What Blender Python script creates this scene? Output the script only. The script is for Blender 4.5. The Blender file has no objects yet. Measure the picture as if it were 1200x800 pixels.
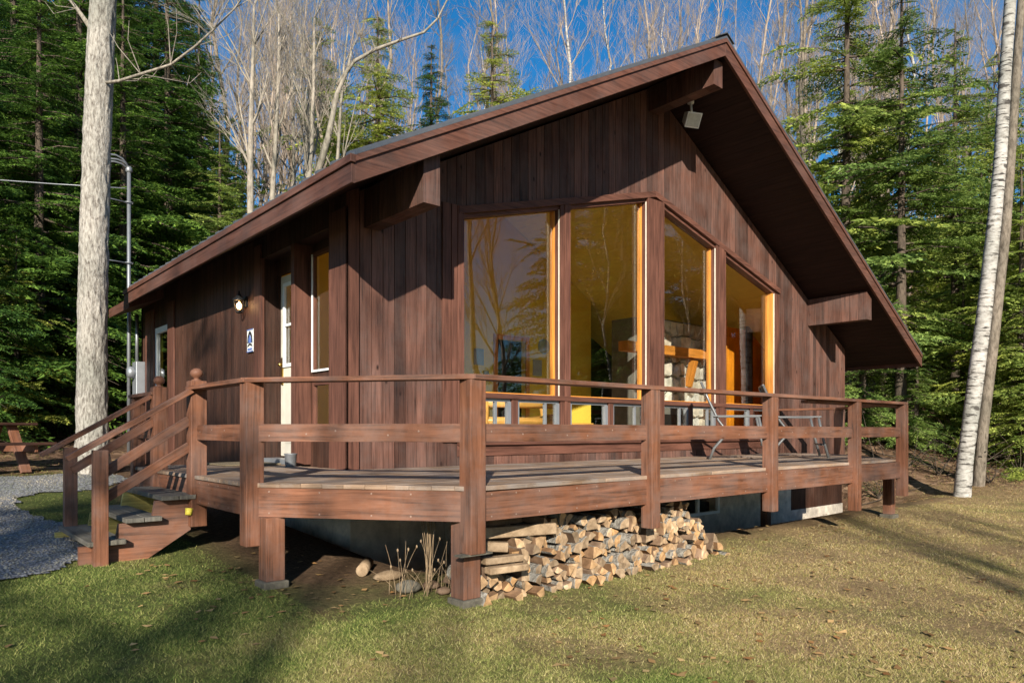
import bpy, math, random
import numpy as np
R = random.Random(7)
NR = np.random.RandomState(11)
PI = math.pi
sc = bpy.context.scene
C = sc.collection
SUN = (1.0, 1.12, -0.64)          # direction the light travels
# ------------------------------------------------------------------ helpers
def sstep(a, b, x):
    t = min(1.0, max(0.0, (x-a)/(b-a))); return t*t*(3-2*t)
def ray(x, t):                    # photo column and distance -> plan position
    a = (x-600)/835.0
    return t*(.754*a+.657), t*(.754-.657*a)
def ground_z(U, V):
    v = max(-8.0, V)
    z = -.9+.07*(v-4.1)+.02*math.sin(U*1.3+V*.4)*math.sin(V*1.1)
    d = .657*U+.754*V
    inh = sstep(1.5, 3.4, U)*(1-sstep(15.8, 18, U))*sstep(3, 5.5, V)*(1-sstep(13.6, 17, V))
    s = (d-17)/2.0
    sp = 2*math.log1p(math.exp(min(30, s)))
    lat = .754*U-.657*V
    hs = .22 + .14*sstep(2, 20, lat)+.06*sstep(-3,-20,lat)
    hill = hs*sp if d < 90 else hs*(73+(d-90)*.25)
    z += hill*(1-inh)
    w = sstep(3.2, 4.4, U)*(1-sstep(15.2, 16.6, U))*sstep(4.7, 6.4, V)*(1-sstep(13.0, 15, V))
    z = z*(1-w)-1.32*w
    return z
def norm(v):
    l = math.sqrt(sum(c*c for c in v)) or 1e-9
    return tuple(c/l for c in v)
def cross(a, b): return (a[1]*b[2]-a[2]*b[1], a[2]*b[0]-a[0]*b[2], a[0]*b[1]-a[1]*b[0])
def dot(a, b): return a[0]*b[0]+a[1]*b[1]+a[2]*b[2]
def sub(a, b): return (a[0]-b[0], a[1]-b[1], a[2]-b[2])
def add(a, b): return (a[0]+b[0], a[1]+b[1], a[2]+b[2])
def mul(a, k): return (a[0]*k, a[1]*k, a[2]*k)

class MB:
    def __init__(s): s.v = []; s.f = []; s.uv = []; s.m = []; s.sm = []
    def face(s, pts, ax, off=(0, 0), m=0, smooth=False):
        n = norm(cross(sub(pts[1], pts[0]), sub(pts[2], pts[0])))
        ax2 = cross(n, ax)
        if dot(ax2, ax2) < .05:
            ax = (0, 0, 1) if abs(n[2]) < .8 else (0, 1, 0); ax2 = cross(n, ax)
        ax2 = norm(ax2)
        b = len(s.v); s.v += list(pts)
        s.f.append(tuple(range(b, b+len(pts))))
        s.uv.append([(dot(p, ax)+off[0], dot(p, ax2)+off[1]) for p in pts])
        s.m.append(m); s.sm.append(smooth)
    def hexa(s, c, ax, m=0, ms=None):        # c: 4 bottom, 4 top corners
        off = (R.uniform(0, 50), R.uniform(0, 50))
        b = len(s.v); s.v += list(c)
        q = [(0, 3, 2, 1), (4, 5, 6, 7), (0, 1, 5, 4), (1, 2, 6, 5), (2, 3, 7, 6), (3, 0, 4, 7)]
        ctr = mul(c[0], 0)
        for p in c: ctr = add(ctr, mul(p, .125))
        for k, f in enumerate(q):
            P = [c[i] for i in f]
            n = norm(cross(sub(P[1], P[0]), sub(P[2], P[0])))
            fc = mul(add(add(P[0], P[1]), add(P[2], P[3])), .25)
            if dot(n, sub(fc, ctr)) < 0: f = f[::-1]; P = P[::-1]; n = mul(n, -1)
            a = ax; a2 = cross(n, a)
            if dot(a2, a2) < .05: a = (0, 0, 1) if abs(n[2]) < .8 else (0, 1, 0); a2 = cross(n, a)
            a2 = norm(a2)
            s.f.append(tuple(b+i for i in f))
            s.uv.append([(dot(p, a)+off[0], dot(p, a2)+off[1]) for p in P])
            s.m.append(ms[k] if ms else m); s.sm.append(False)
    def box(s, x0, x1, y0, y1, z0, z1, ax=None, m=0):
        if ax is None:
            d = (abs(x1-x0), abs(y1-y0), abs(z1-z0)); k = d.index(max(d)); ax = tuple(1 if i == k else 0 for i in range(3))
        s.hexa([(x0, y0, z0), (x1, y0, z0), (x1, y1, z0), (x0, y1, z0), (x0, y0, z1), (x1, y0, z1), (x1, y1, z1), (x0, y1, z1)], ax, m)
    def beam(s, p0, p1, w, h, m=0, up=(0, 0, 1)):   # w across, h along up, centred
        ax = norm(sub(p1, p0)); sd = norm(cross(ax, up)); u = norm(cross(sd, ax))
        c = []
        for z in (-h/2, h/2):
            for p, y in ((p0, -w/2), (p1, -w/2), (p1, w/2), (p0, w/2)):
                c.append(add(p, add(mul(sd, y), mul(u, z))))
        s.hexa(c, ax, m)
    def tube(s, pts, rad, n=8, m=0, cap=True, smooth=True, uvk=1):
        if not hasattr(rad, '__len__'): rad = [rad]*len(pts)
        off = (R.uniform(0, 50), R.uniform(0, 50)); rings = []; L = 0
        ref = (0.13, 0.27, 1) if abs(norm(sub(pts[-1], pts[0]))[2]) < .9 else (1, .2, 0)
        for i, p in enumerate(pts):
            a = sub(pts[min(i+1, len(pts)-1)], pts[max(i-1, 0)]); a = norm(a)
            sd = norm(cross(a, ref)); u = cross(sd, a)
            if i: L += math.dist(p, pts[i-1])
            b = len(s.v)
            for k in range(n):
                an = 2*PI*k/n
                s.v.append(add(p, add(mul(sd, rad[i]*math.cos(an)), mul(u, rad[i]*math.sin(an)))))
            rings.append((b, L, rad[i]))
        for i in range(len(rings)-1):
            b0, l0, r0 = rings[i]; b1, l1, r1 = rings[i+1]
            for k in range(n):
                k2 = (k+1) % n
                s.f.append((b0+k, b0+k2, b1+k2, b1+k))
                w = 2*PI*r0/n
                s.uv.append([(l0+off[0], k*w+off[1]), (l0+off[0], (k+1)*w+off[1]), (l1+off[0], (k+1)*w+off[1]), (l1+off[0], k*w+off[1])])
                s.m.append(m); s.sm.append(smooth)
        if cap:
            for (b, l, r), rev in ((rings[0], True), (rings[-1], False)):
                f = [b+k for k in range(n)]
                if rev: f = f[::-1]
                s.f.append(tuple(f)); s.uv.append([(math.cos(k)*r, math.sin(k)*r) for k in range(n)]); s.m.append(m); s.sm.append(False)
    def lathe(s, c, prof, n=20, m=0):
        b = len(s.v)
        for (r, z) in prof:
            for k in range(n): s.v.append((c[0]+r*math.cos(2*PI*k/n), c[1]+r*math.sin(2*PI*k/n), c[2]+z))
        for i in range(len(prof)-1):
            for k in range(n):
                k2 = (k+1) % n
                s.f.append((b+i*n+k, b+i*n+k2, b+(i+1)*n+k2, b+(i+1)*n+k)); s.uv.append([(0, 0)]*4); s.m.append(m); s.sm.append(True)
    def build(s, name, mats, parent=None, bevel=0):
        if not isinstance(mats, (list, tuple)): mats = [mats]
        o3 = (0, 0, 0)
        if parent is not None: o3 = tuple(parent.get('_o', (0, 0, 0)))
        me = bpy.data.meshes.new(name)
        vs = [sub(v, o3) for v in s.v]
        me.from_pydata(vs, [], s.f)
        uv = me.uv_layers.new(name='UVMap')
        flat = [c for f in s.uv for p in f for c in p]
        uv.data.foreach_set('uv', flat)
        me.polygons.foreach_set('material_index', s.m); me.polygons.foreach_set('use_smooth', s.sm)
        for m in mats: me.materials.append(m)
        me.update()
        o = bpy.data.objects.new(name, me); C.objects.link(o)
        if parent is not None: o.parent = parent; o['_o'] = o3
        if bevel:
            b = o.modifiers.new('bevel', 'BEVEL'); b.width = bevel; b.segments = 2; b.limit_method = 'ANGLE'
        return o
def thing(name, label, cat, loc=(0, 0, 0), group=None):
    o = bpy.data.objects.new(name, None); C.objects.link(o); o.location = loc; o.empty_display_size = .1
    o['_o'] = tuple(loc); o['label'] = label; o['category'] = cat
    if group: o['group'] = group
    return o
def tag(o, label, cat, group=None):
    o['label'] = label; o['category'] = cat
    if group: o['group'] = group
    return o
def setkind(o, k): o['kind'] = k; return o
def dup(root, loc, rotz=0, scale=1, label=None, name=None):
    r = root.copy(); C.objects.link(r); r.location = loc; r.rotation_euler = (0, 0, rotz); r.scale = (scale,)*3 if not hasattr(scale, '__len__') else scale
    if label: r['label'] = label
    for ch in list(root.children):
        c = ch.copy(); C.objects.link(c); c.parent = r
    return r
def np_mesh(name, verts, faces, mat, parent=None, nv=3):
    me = bpy.data.meshes.new(name); n = len(faces)
    me.vertices.add(len(verts)); me.vertices.foreach_set('co', np.asarray(verts, dtype=np.float32).ravel())
    me.loops.add(n*nv); me.loops.foreach_set('vertex_index', np.asarray(faces, dtype=np.int32).ravel())
    me.polygons.add(n); me.polygons.foreach_set('loop_start', np.arange(0, n*nv, nv, dtype=np.int32))
    me.polygons.foreach_set('loop_total', np.full(n, nv, dtype=np.int32))
    me.update(calc_edges=True); me.validate()
    for m in (mat if isinstance(mat, (list, tuple)) else [mat]): me.materials.append(m)
    o = bpy.data.objects.new(name, me); C.objects.link(o)
    if parent is not None: o.parent = parent
    return o

# ------------------------------------------------------------------ materials
def new_mat(name):
    m = bpy.data.materials.new(name); m.use_nodes = True; nt = m.node_tree
    for n in list(nt.nodes): nt.nodes.remove(n)
    out = nt.nodes.new('ShaderNodeOutputMaterial')
    return m, nt, out
def N(nt, t, **k):
    n = nt.nodes.new(t)
    for a, b in k.items():
        if a in n.inputs: n.inputs[a].default_value = b
        else: setattr(n, a, b)
    return n
def ramp(nt, fac, stops):
    r = nt.nodes.new('ShaderNodeValToRGB'); e = r.color_ramp.elements
    while len(e) < len(stops): e.new(.5)
    for i, (p, c) in enumerate(stops): e[i].position = p; e[i].color = (*c, 1) if len(c) == 3 else c
    nt.links.new(fac, r.inputs[0]); return r
def mixc(nt, fac, a, b, mode='MIX'):
    m = nt.nodes.new('ShaderNodeMix'); m.data_type = 'RGBA'; m.blend_type = mode
    for s, v in ((m.inputs[0], fac), (m.inputs[6], a), (m.inputs[7], b)):
        if hasattr(v, 'links'): nt.links.new(v, s)
        elif isinstance(v, (int, float)): s.default_value = v
        else: s.default_value = (*v, 1)
    return m.outputs[2]
def simple(name, col, rough=.6, metal=0, noise=.15, nscale=8, bump=0, emit=None, spec=.4):
    m, nt, out = new_mat(name); L = nt.links.new
    p = N(nt, 'ShaderNodeBsdfPrincipled'); L(p.outputs[0], out.inputs[0])
    p.inputs['Roughness'].default_value = rough; p.inputs['Metallic'].default_value = metal; p.inputs['Specular IOR Level'].default_value = spec
    tc = N(nt, 'ShaderNodeTexCoord'); nz = N(nt, 'ShaderNodeTexNoise', Scale=nscale, Detail=6.0, Roughness=.65)
    L(tc.outputs['Object'], nz.inputs['Vector'])
    r = ramp(nt, nz.outputs[0], [(.25, tuple(c*(1-noise*1.6) for c in col)), (.75, tuple(min(1, c*(1+noise)) for c in col))])
    L(r.outputs[0], p.inputs['Base Color'])
    if bump:
        b = N(nt, 'ShaderNodeBump', Strength=bump, Distance=.02); L(nz.outputs[0], b.inputs['Height']); L(b.outputs[0], p.inputs['Normal'])
    if emit: p.inputs['Emission Color'].default_value = (*emit[0], 1); p.inputs['Emission Strength'].default_value = emit[1]
    return m
def wood(name, col, dark=.45, var=.25, knots=0.0, rough=.6, weather=0.0, grain=1.0, spec=.25):
    m, nt, out = new_mat(name); L = nt.links.new
    p = N(nt, 'ShaderNodeBsdfPrincipled'); L(p.outputs[0], out.inputs[0]); p.inputs['Roughness'].default_value = rough
    p.inputs['Specular IOR Level'].default_value = spec
    uv = N(nt, 'ShaderNodeUVMap'); mp = N(nt, 'ShaderNodeMapping'); mp.inputs['Scale'].default_value = (1.6, 34*grain, 1)
    L(uv.outputs[0], mp.inputs[0])
    nz = N(nt, 'ShaderNodeTexNoise', Scale=1.0, Detail=7.0, Roughness=.62, Distortion=.6); L(mp.outputs[0], nz.inputs['Vector'])
    mp2 = N(nt, 'ShaderNodeMapping'); mp2.inputs['Scale'].default_value = (1.1, 3.5, 1); L(uv.outputs[0], mp2.inputs[0])
    n2 = N(nt, 'ShaderNodeTexNoise', Scale=1.3, Detail=4.0, Roughness=.6); L(mp2.outputs[0], n2.inputs['Vector'])
    r = ramp(nt, nz.outputs[0], [(.28, tuple(c*dark for c in col)), (.5, col), (.78, tuple(min(1, c*1.45+.004) for c in col))])
    c = r.outputs[0]
    r2 = ramp(nt, n2.outputs[0], [(.3, (.62, .60, .58)), (.7, (1.25, 1.2, 1.15))])
    c = mixc(nt, .8, c, r2.outputs[0], 'MULTIPLY')
    g = N(nt, 'ShaderNodeNewGeometry')
    r3 = ramp(nt, g.outputs['Random Per Island'], [(0, (1-var,)*3), (1, (1+var,)*3)])
    c = mixc(nt, 1.0, c, r3.outputs[0], 'MULTIPLY')
    if weather:
        n3 = N(nt, 'ShaderNodeTexNoise', Scale=2.2, Detail=6.0, Roughness=.7); tc = N(nt, 'ShaderNodeTexCoord'); L(tc.outputs['Object'], n3.inputs['Vector'])
        r4 = ramp(nt, n3.outputs[0], [(.42, (0, 0, 0)), (.62, (weather,)*3)])
        c = mixc(nt, r4.outputs[0], c, tuple(min(1, sum(col)/3*1.7+.03)*k for k in (1.02, 1, .96)))
    if knots:
        vo = N(nt, 'ShaderNodeTexVoronoi', Scale=1.0); mp3 = N(nt, 'ShaderNodeMapping'); mp3.inputs['Scale'].default_value = (2.6, 5.0, 1)
        L(uv.outputs[0], mp3.inputs[0]); L(mp3.outputs[0], vo.inputs['Vector'])
        r5 = ramp(nt, vo.outputs['Distance'], [(.045, (knots,)*3), (.11, (0, 0, 0))])
        c = mixc(nt, r5.outputs[0], c, tuple(x*.22 for x in col))
    L(c, p.inputs['Base Color'])
    b = N(nt, 'ShaderNodeBump', Strength=.35, Distance=.004); L(nz.outputs[0], b.inputs['Height']); L(b.outputs[0], p.inputs['Normal'])
    return m
def bark(name, col, col2, sx=6, sy=3, bump=.8, marks=None):
    m, nt, out = new_mat(name); L = nt.links.new
    p = N(nt, 'ShaderNodeBsdfPrincipled'); L(p.outputs[0], out.inputs[0]); p.inputs['Roughness'].default_value = .85; p.inputs['Specular IOR Level'].default_value = .15
    tc = N(nt, 'ShaderNodeTexCoord'); mp = N(nt, 'ShaderNodeMapping'); mp.inputs['Scale'].default_value = (sx, sx, sy); L(tc.outputs['Object'], mp.inputs[0])
    nz = N(nt, 'ShaderNodeTexNoise', Scale=2.0, Detail=8.0, Roughness=.7, Distortion=.3); L(mp.outputs[0], nz.inputs['Vector'])
    r = ramp(nt, nz.outputs[0], [(.34, col2), (.56, col), (.8, tuple(min(1, c*1.3) for c in col))]); c = r.outputs[0]
    n0 = N(nt, 'ShaderNodeTexNoise', Scale=.9, Detail=3.0); L(tc.outputs['Object'], n0.inputs['Vector'])
    r0 = ramp(nt, n0.outputs[0], [(.35, (.72, .74, .7)), (.65, (1.1, 1.08, 1.04))]); c = mixc(nt, 1.0, c, r0.outputs[0], 'MULTIPLY')
    if marks:
        mp2 = N(nt, 'ShaderNodeMapping'); mp2.inputs['Scale'].default_value = (2.5, 2.5, 16); L(tc.outputs['Object'], mp2.inputs[0])
        n2 = N(nt, 'ShaderNodeTexNoise', Scale=1.6, Detail=5.0, Roughness=.6); L(mp2.outputs[0], n2.inputs['Vector'])
        r2 = ramp(nt, n2.outputs[0], [(.54, (0, 0, 0)), (.62, (1, 1, 1))]); c = mixc(nt, r2.outputs[0], c, marks)
        vo = N(nt, 'ShaderNodeTexVoronoi', Scale=1.0); mp4 = N(nt, 'ShaderNodeMapping'); mp4.inputs['Scale'].default_value = (1.9, 1.9, 4.6); L(tc.outputs['Object'], mp4.inputs[0]); dn = N(nt, 'ShaderNodeTexNoise', Scale=9.0, Detail=4.0); L(tc.outputs['Object'], dn.inputs['Vector']); vm = N(nt, 'ShaderNodeVectorMath', operation='MULTIPLY_ADD'); L(dn.outputs['Color'], vm.inputs[0]); vm.inputs[1].default_value = (.5, .5, .5); L(mp4.outputs[0], vm.inputs[2]); L(vm.outputs[0], vo.inputs['Vector'])
        r6 = ramp(nt, vo.outputs['Distance'], [(.16, (.9, .9, .9)), (.26, (0, 0, 0))]); c = mixc(nt, r6.outputs[0], c, marks)
    L(c, p.inputs['Base Color'])
    b = N(nt, 'ShaderNodeBump', Strength=bump, Distance=.03); L(nz.outputs[0], b.inputs['Height']); L(b.outputs[0], p.inputs['Normal'])
    return m
def leafy(name, c1, c2, transl=.3, rough=.6):
    m, nt, out = new_mat(name); L = nt.links.new
    g = N(nt, 'ShaderNodeNewGeometry'); r = ramp(nt, g.outputs['Random Per Island'], [(0, c1), (1, c2)])
    oi = N(nt, 'ShaderNodeObjectInfo')
    tc = N(nt, 'ShaderNodeTexCoord'); n0 = N(nt, 'ShaderNodeTexNoise', Scale=1.1, Detail=3.0); L(tc.outputs['Object'], n0.inputs['Vector'])
    r0 = ramp(nt, n0.outputs[0], [(.35, (.6, .66, .6)), (.65, (1.3, 1.2, 1.0))])
    c = mixc(nt, 1.0, r.outputs[0], r0.outputs[0], 'MULTIPLY')
    rr = ramp(nt, oi.outputs['Random'], [(0, (.62, .72, .72)), (1, (1.35, 1.2, 1.0))]); c = mixc(nt, 1.0, c, rr.outputs[0], 'MULTIPLY')
    d = N(nt, 'ShaderNodeBsdfPrincipled'); d.inputs['Roughness'].default_value = rough; d.inputs['Specular IOR Level'].default_value = .3
    t = N(nt, 'ShaderNodeBsdfTranslucent'); mx = N(nt, 'ShaderNodeMixShader'); mx.inputs[0].default_value = transl
    L(c, d.inputs['Base Color']); L(c, t.inputs[0]); L(d.outputs[0], mx.inputs[1]); L(t.outputs[0], mx.inputs[2]); L(mx.outputs[0], out.inputs[0])
    return m
def glass(name, ior=1.5, tint=(.97, .98, .96)):
    m, nt, out = new_mat(name); L = nt.links.new
    ge = N(nt, 'ShaderNodeNewGeometry'); dt = N(nt, 'ShaderNodeVectorMath', operation='DOT_PRODUCT'); L(ge.outputs['Normal'], dt.inputs[0]); L(ge.outputs['Incoming'], dt.inputs[1])
    ab = N(nt, 'ShaderNodeMath', operation='ABSOLUTE'); L(dt.outputs['Value'], ab.inputs[0])
    om = N(nt, 'ShaderNodeMath', operation='SUBTRACT'); om.inputs[0].default_value = 1; L(ab.outputs[0], om.inputs[1])
    pw = N(nt, 'ShaderNodeMath', operation='POWER'); L(om.outputs[0], pw.inputs[0]); pw.inputs[1].default_value = 5
    f = N(nt, 'ShaderNodeMath', operation='MULTIPLY_ADD'); L(pw.outputs[0], f.inputs[0]); f.inputs[1].default_value = 1-ior; f.inputs[2].default_value = ior
    g = N(nt, 'ShaderNodeBsdfGlossy'); g.inputs['Roughness'].default_value = 0.0
    tc = N(nt, 'ShaderNodeTexCoord'); nz = N(nt, 'ShaderNodeTexNoise', Scale=.8, Detail=1.0); L(tc.outputs['Object'], nz.inputs['Vector'])
    b = N(nt, 'ShaderNodeBump', Strength=.06, Distance=.02); L(nz.outputs[0], b.inputs['Height']); L(b.outputs[0], g.inputs['Normal'])
    t = N(nt, 'ShaderNodeBsdfTransparent'); t.inputs[0].default_value = (*tint, 1)
    mx = N(nt, 'ShaderNodeMixShader'); L(f.outputs[0], mx.inputs[0]); L(t.outputs[0], mx.inputs[1]); L(g.outputs[0], mx.inputs[2]); L(mx.outputs[0], out.inputs[0])
    return m
M = {}
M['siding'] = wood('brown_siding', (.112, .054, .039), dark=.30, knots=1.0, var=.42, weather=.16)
M['siding_side'] = wood('shaded_brown_siding', (.060, .027, .017), dark=.35, knots=.8, var=.32, weather=.08)  # siding brown darkened: the side wall's shade is put into the colour
M['trim'] = wood('brown_trim', (.115, .050, .034), dark=.4, var=.15)
M['deckwood'] = wood('stained_deck_wood', (.190, .080, .043), dark=.34, var=.22, knots=.5, weather=.2)
M['fascia'] = wood('fascia_wood', (.105, .045, .030), var=.12, weather=.12)
M['soffit'] = wood('shaded_soffit_wood', (.020, .009, .007), var=.1)  # near-black, with the shade under the eaves put into the colour
M['boards'] = wood('worn_deck_boards', (.26, .175, .115), dark=.4, var=.3, weather=.4)
M['tread'] = wood('grey_treads', (.125, .115, .09), var=.25, dark=.35, weather=.3)
M['sunlit_string'] = wood('sunlit_yellow_lumber', (.42, .36, .12), var=.1)  # yellowish stringer wood; the sunlight on it is put into the colour
M['pine'] = wood('varnished_pine', (.62, .25, .045), dark=.7, var=.12, knots=.3, rough=.3, spec=.5)
M['pinelog'] = wood('pine_log', (.68, .36, .09), dark=.75, var=.15, knots=.3, rough=.35)
M['orange'] = wood('orange_door', (.75, .27, .02), dark=.85, var=.05, rough=.35)
M['white'] = simple('white_paint', (.78, .79, .76), .45, noise=.06)
M['cream'] = simple('cream_door_paint', (.60, .56, .46), .5, noise=.08)
M['yellow'] = simple('yellow_wall_paint', (.85, .60, .08), .7, noise=.08, nscale=2)
M['ceiling'] = simple('pale_yellow_ceiling', (.88, .70, .18), .7, noise=.06)
M['floor'] = wood('cabin_floor', (.60, .42, .22), var=.15, rough=.4)
M['grey'] = simple('grey_aluminium', (.36, .38, .40), .4, .6, noise=.08)
M['metal'] = simple('galvanised_steel', (.24, .25, .26), .5, .6, noise=.12, nscale=20)
M['roof'] = simple('dark_metal_roof', (.16, .165, .17), .4, .6, noise=.15)
M['black'] = simple('black_metal', (.02, .02, .02), .45, .2)
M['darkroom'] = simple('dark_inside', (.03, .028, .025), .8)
M['concrete'] = simple('concrete', (.62, .54, .43), .9, noise=.3, nscale=5, bump=.4)
M['block'] = simple('mossy_block', (.13, .115, .085), .95, noise=.35, nscale=12, bump=.6)
M['brass'] = simple('brass', (.6, .42, .12), .3, 1)
M['paper'] = simple('paper_notice', (.36, .38, .42), .7, noise=.1)
M['blue'] = simple('blue_print', (.12, .2, .5), .5)
M['lampglow'] = simple('lamp_glow', (1, .6, .2), .5, emit=((1, .55, .18), 9))
M['chair'] = simple('chair_frame_paint', (.15, .152, .15), .35, .3, noise=.08)
M['sling'] = simple('dark_chair_sling', (.045, .045, .05), .7)
M['mat'] = simple('door_mat_fibre', (.22, .17, .10), .95, noise=.3, nscale=60, bump=.6)
M['glass'] = glass('window_glass', .085)
M['nail'] = simple('nail_head', (.30, .20, .15), .5, .3)
M['rust'] = simple('rusty_wood', (.55, .2, .07), .8, noise=.3)
M['mortar'] = simple('mortar', (.16, .15, .13), .95, noise=.2)
M['leafy_yellow'] = simple('yellow_leaf', (.6, .5, .06), .6)
M['bark_grey'] = bark('grey_bark', (.42, .39, .35), (.12, .10, .085), 15, 4.5, 1.3)
M['bark_light'] = bark('pale_grey_bark', (.33, .29, .24), (.13, .11, .09), 7, 2.2, .9)
M['bark_far'] = bark('far_grey_bark', (.34, .275, .225), (.16, .125, .10), 4, 2, .5)
M['bark_birch'] = bark('birch_bark', (.42, .40, .375), (.22, .20, .18), 3, 7, .6, marks=(.045, .04, .035))
M['bark_mid'] = bark('brown_grey_bark', (.21, .175, .14), (.08, .065, .05), 7, 3, .9)
M['bark_dark'] = bark('dark_conifer_bark', (.11, .085, .065), (.04, .03, .025), 9, 3, 1)
M['needles'] = leafy('spruce_needles', (.025, .075, .018), (.14, .26, .05), .35)
M['hemlock'] = leafy('hemlock_needles', (.13, .20, .045), (.50, .60, .17), .45)
M['leaves'] = leafy('fallen_leaves', (.24, .10, .035), (.62, .44, .24), .1)
M['greenleaf'] = leafy('shrub_leaves', (.06, .14, .03), (.17, .30, .07), .35)
M['drystem'] = simple('dry_stem', (.27, .19, .11), .8)

def stone_mat():
    m, nt, out = new_mat('split_stone'); L = nt.links.new
    p = N(nt, 'ShaderNodeBsdfPrincipled'); L(p.outputs[0], out.inputs[0]); p.inputs['Roughness'].default_value = .85
    g = N(nt, 'ShaderNodeNewGeometry'); r = ramp(nt, g.outputs['Random Per Island'], [(0, (.42, .35, .26)), (.4, (.68, .62, .52)), (.7, (.50, .50, .48)), (1, (.80, .74, .62))])
    tc = N(nt, 'ShaderNodeTexCoord'); nz = N(nt, 'ShaderNodeTexNoise', Scale=7.0, Detail=6.0); L(tc.outputs['Object'], nz.inputs['Vector'])
    r2 = ramp(nt, nz.outputs[0], [(.3, (.6, .6, .6)), (.7, (1.2, 1.2, 1.2))]); L(mixc(nt, 1, r.outputs[0], r2.outputs[0], 'MULTIPLY'), p.inputs['Base Color'])
    b = N(nt, 'ShaderNodeBump', Strength=.6, Distance=.03); L(nz.outputs[0], b.inputs['Height']); L(b.outputs[0], p.inputs['Normal'])
    return m
M['stone'] = stone_mat()
def logend_mat(name, base, edge):
    m, nt, out = new_mat(name); L = nt.links.new
    p = N(nt, 'ShaderNodeBsdfPrincipled'); L(p.outputs[0], out.inputs[0]); p.inputs['Roughness'].default_value = .8; p.inputs['Specular IOR Level'].default_value = .1
    oi = N(nt, 'ShaderNodeObjectInfo'); tc = N(nt, 'ShaderNodeTexCoord'); nz = N(nt, 'ShaderNodeTexNoise', Scale=9.0, Detail=6.0, Roughness=.7); L(tc.outputs['Object'], nz.inputs['Vector'])
    r = ramp(nt, oi.outputs['Random'], [(0, tuple(c*.62 for c in base)), (.4, base), (.75, (base[0]*1.15, base[1]*.95, base[2]*.7)), (1, tuple(min(1, c*1.5) for c in base))])
    r2 = ramp(nt, nz.outputs[0], [(.3, edge), (.65, (1.1, 1.1, 1.1))]); L(mixc(nt, 1, r.outputs[0], r2.outputs[0], 'MULTIPLY'), p.inputs['Base Color'])
    b = N(nt, 'ShaderNodeBump', Strength=.5, Distance=.01); L(nz.outputs[0], b.inputs['Height']); L(b.outputs[0], p.inputs['Normal'])
    return m
M['logend'] = logend_mat('split_log_end', (.43, .31, .195), (.38, .34, .30))
M['logside'] = logend_mat('split_log_side', (.20, .135, .09), (.45, .42, .4))

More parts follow.
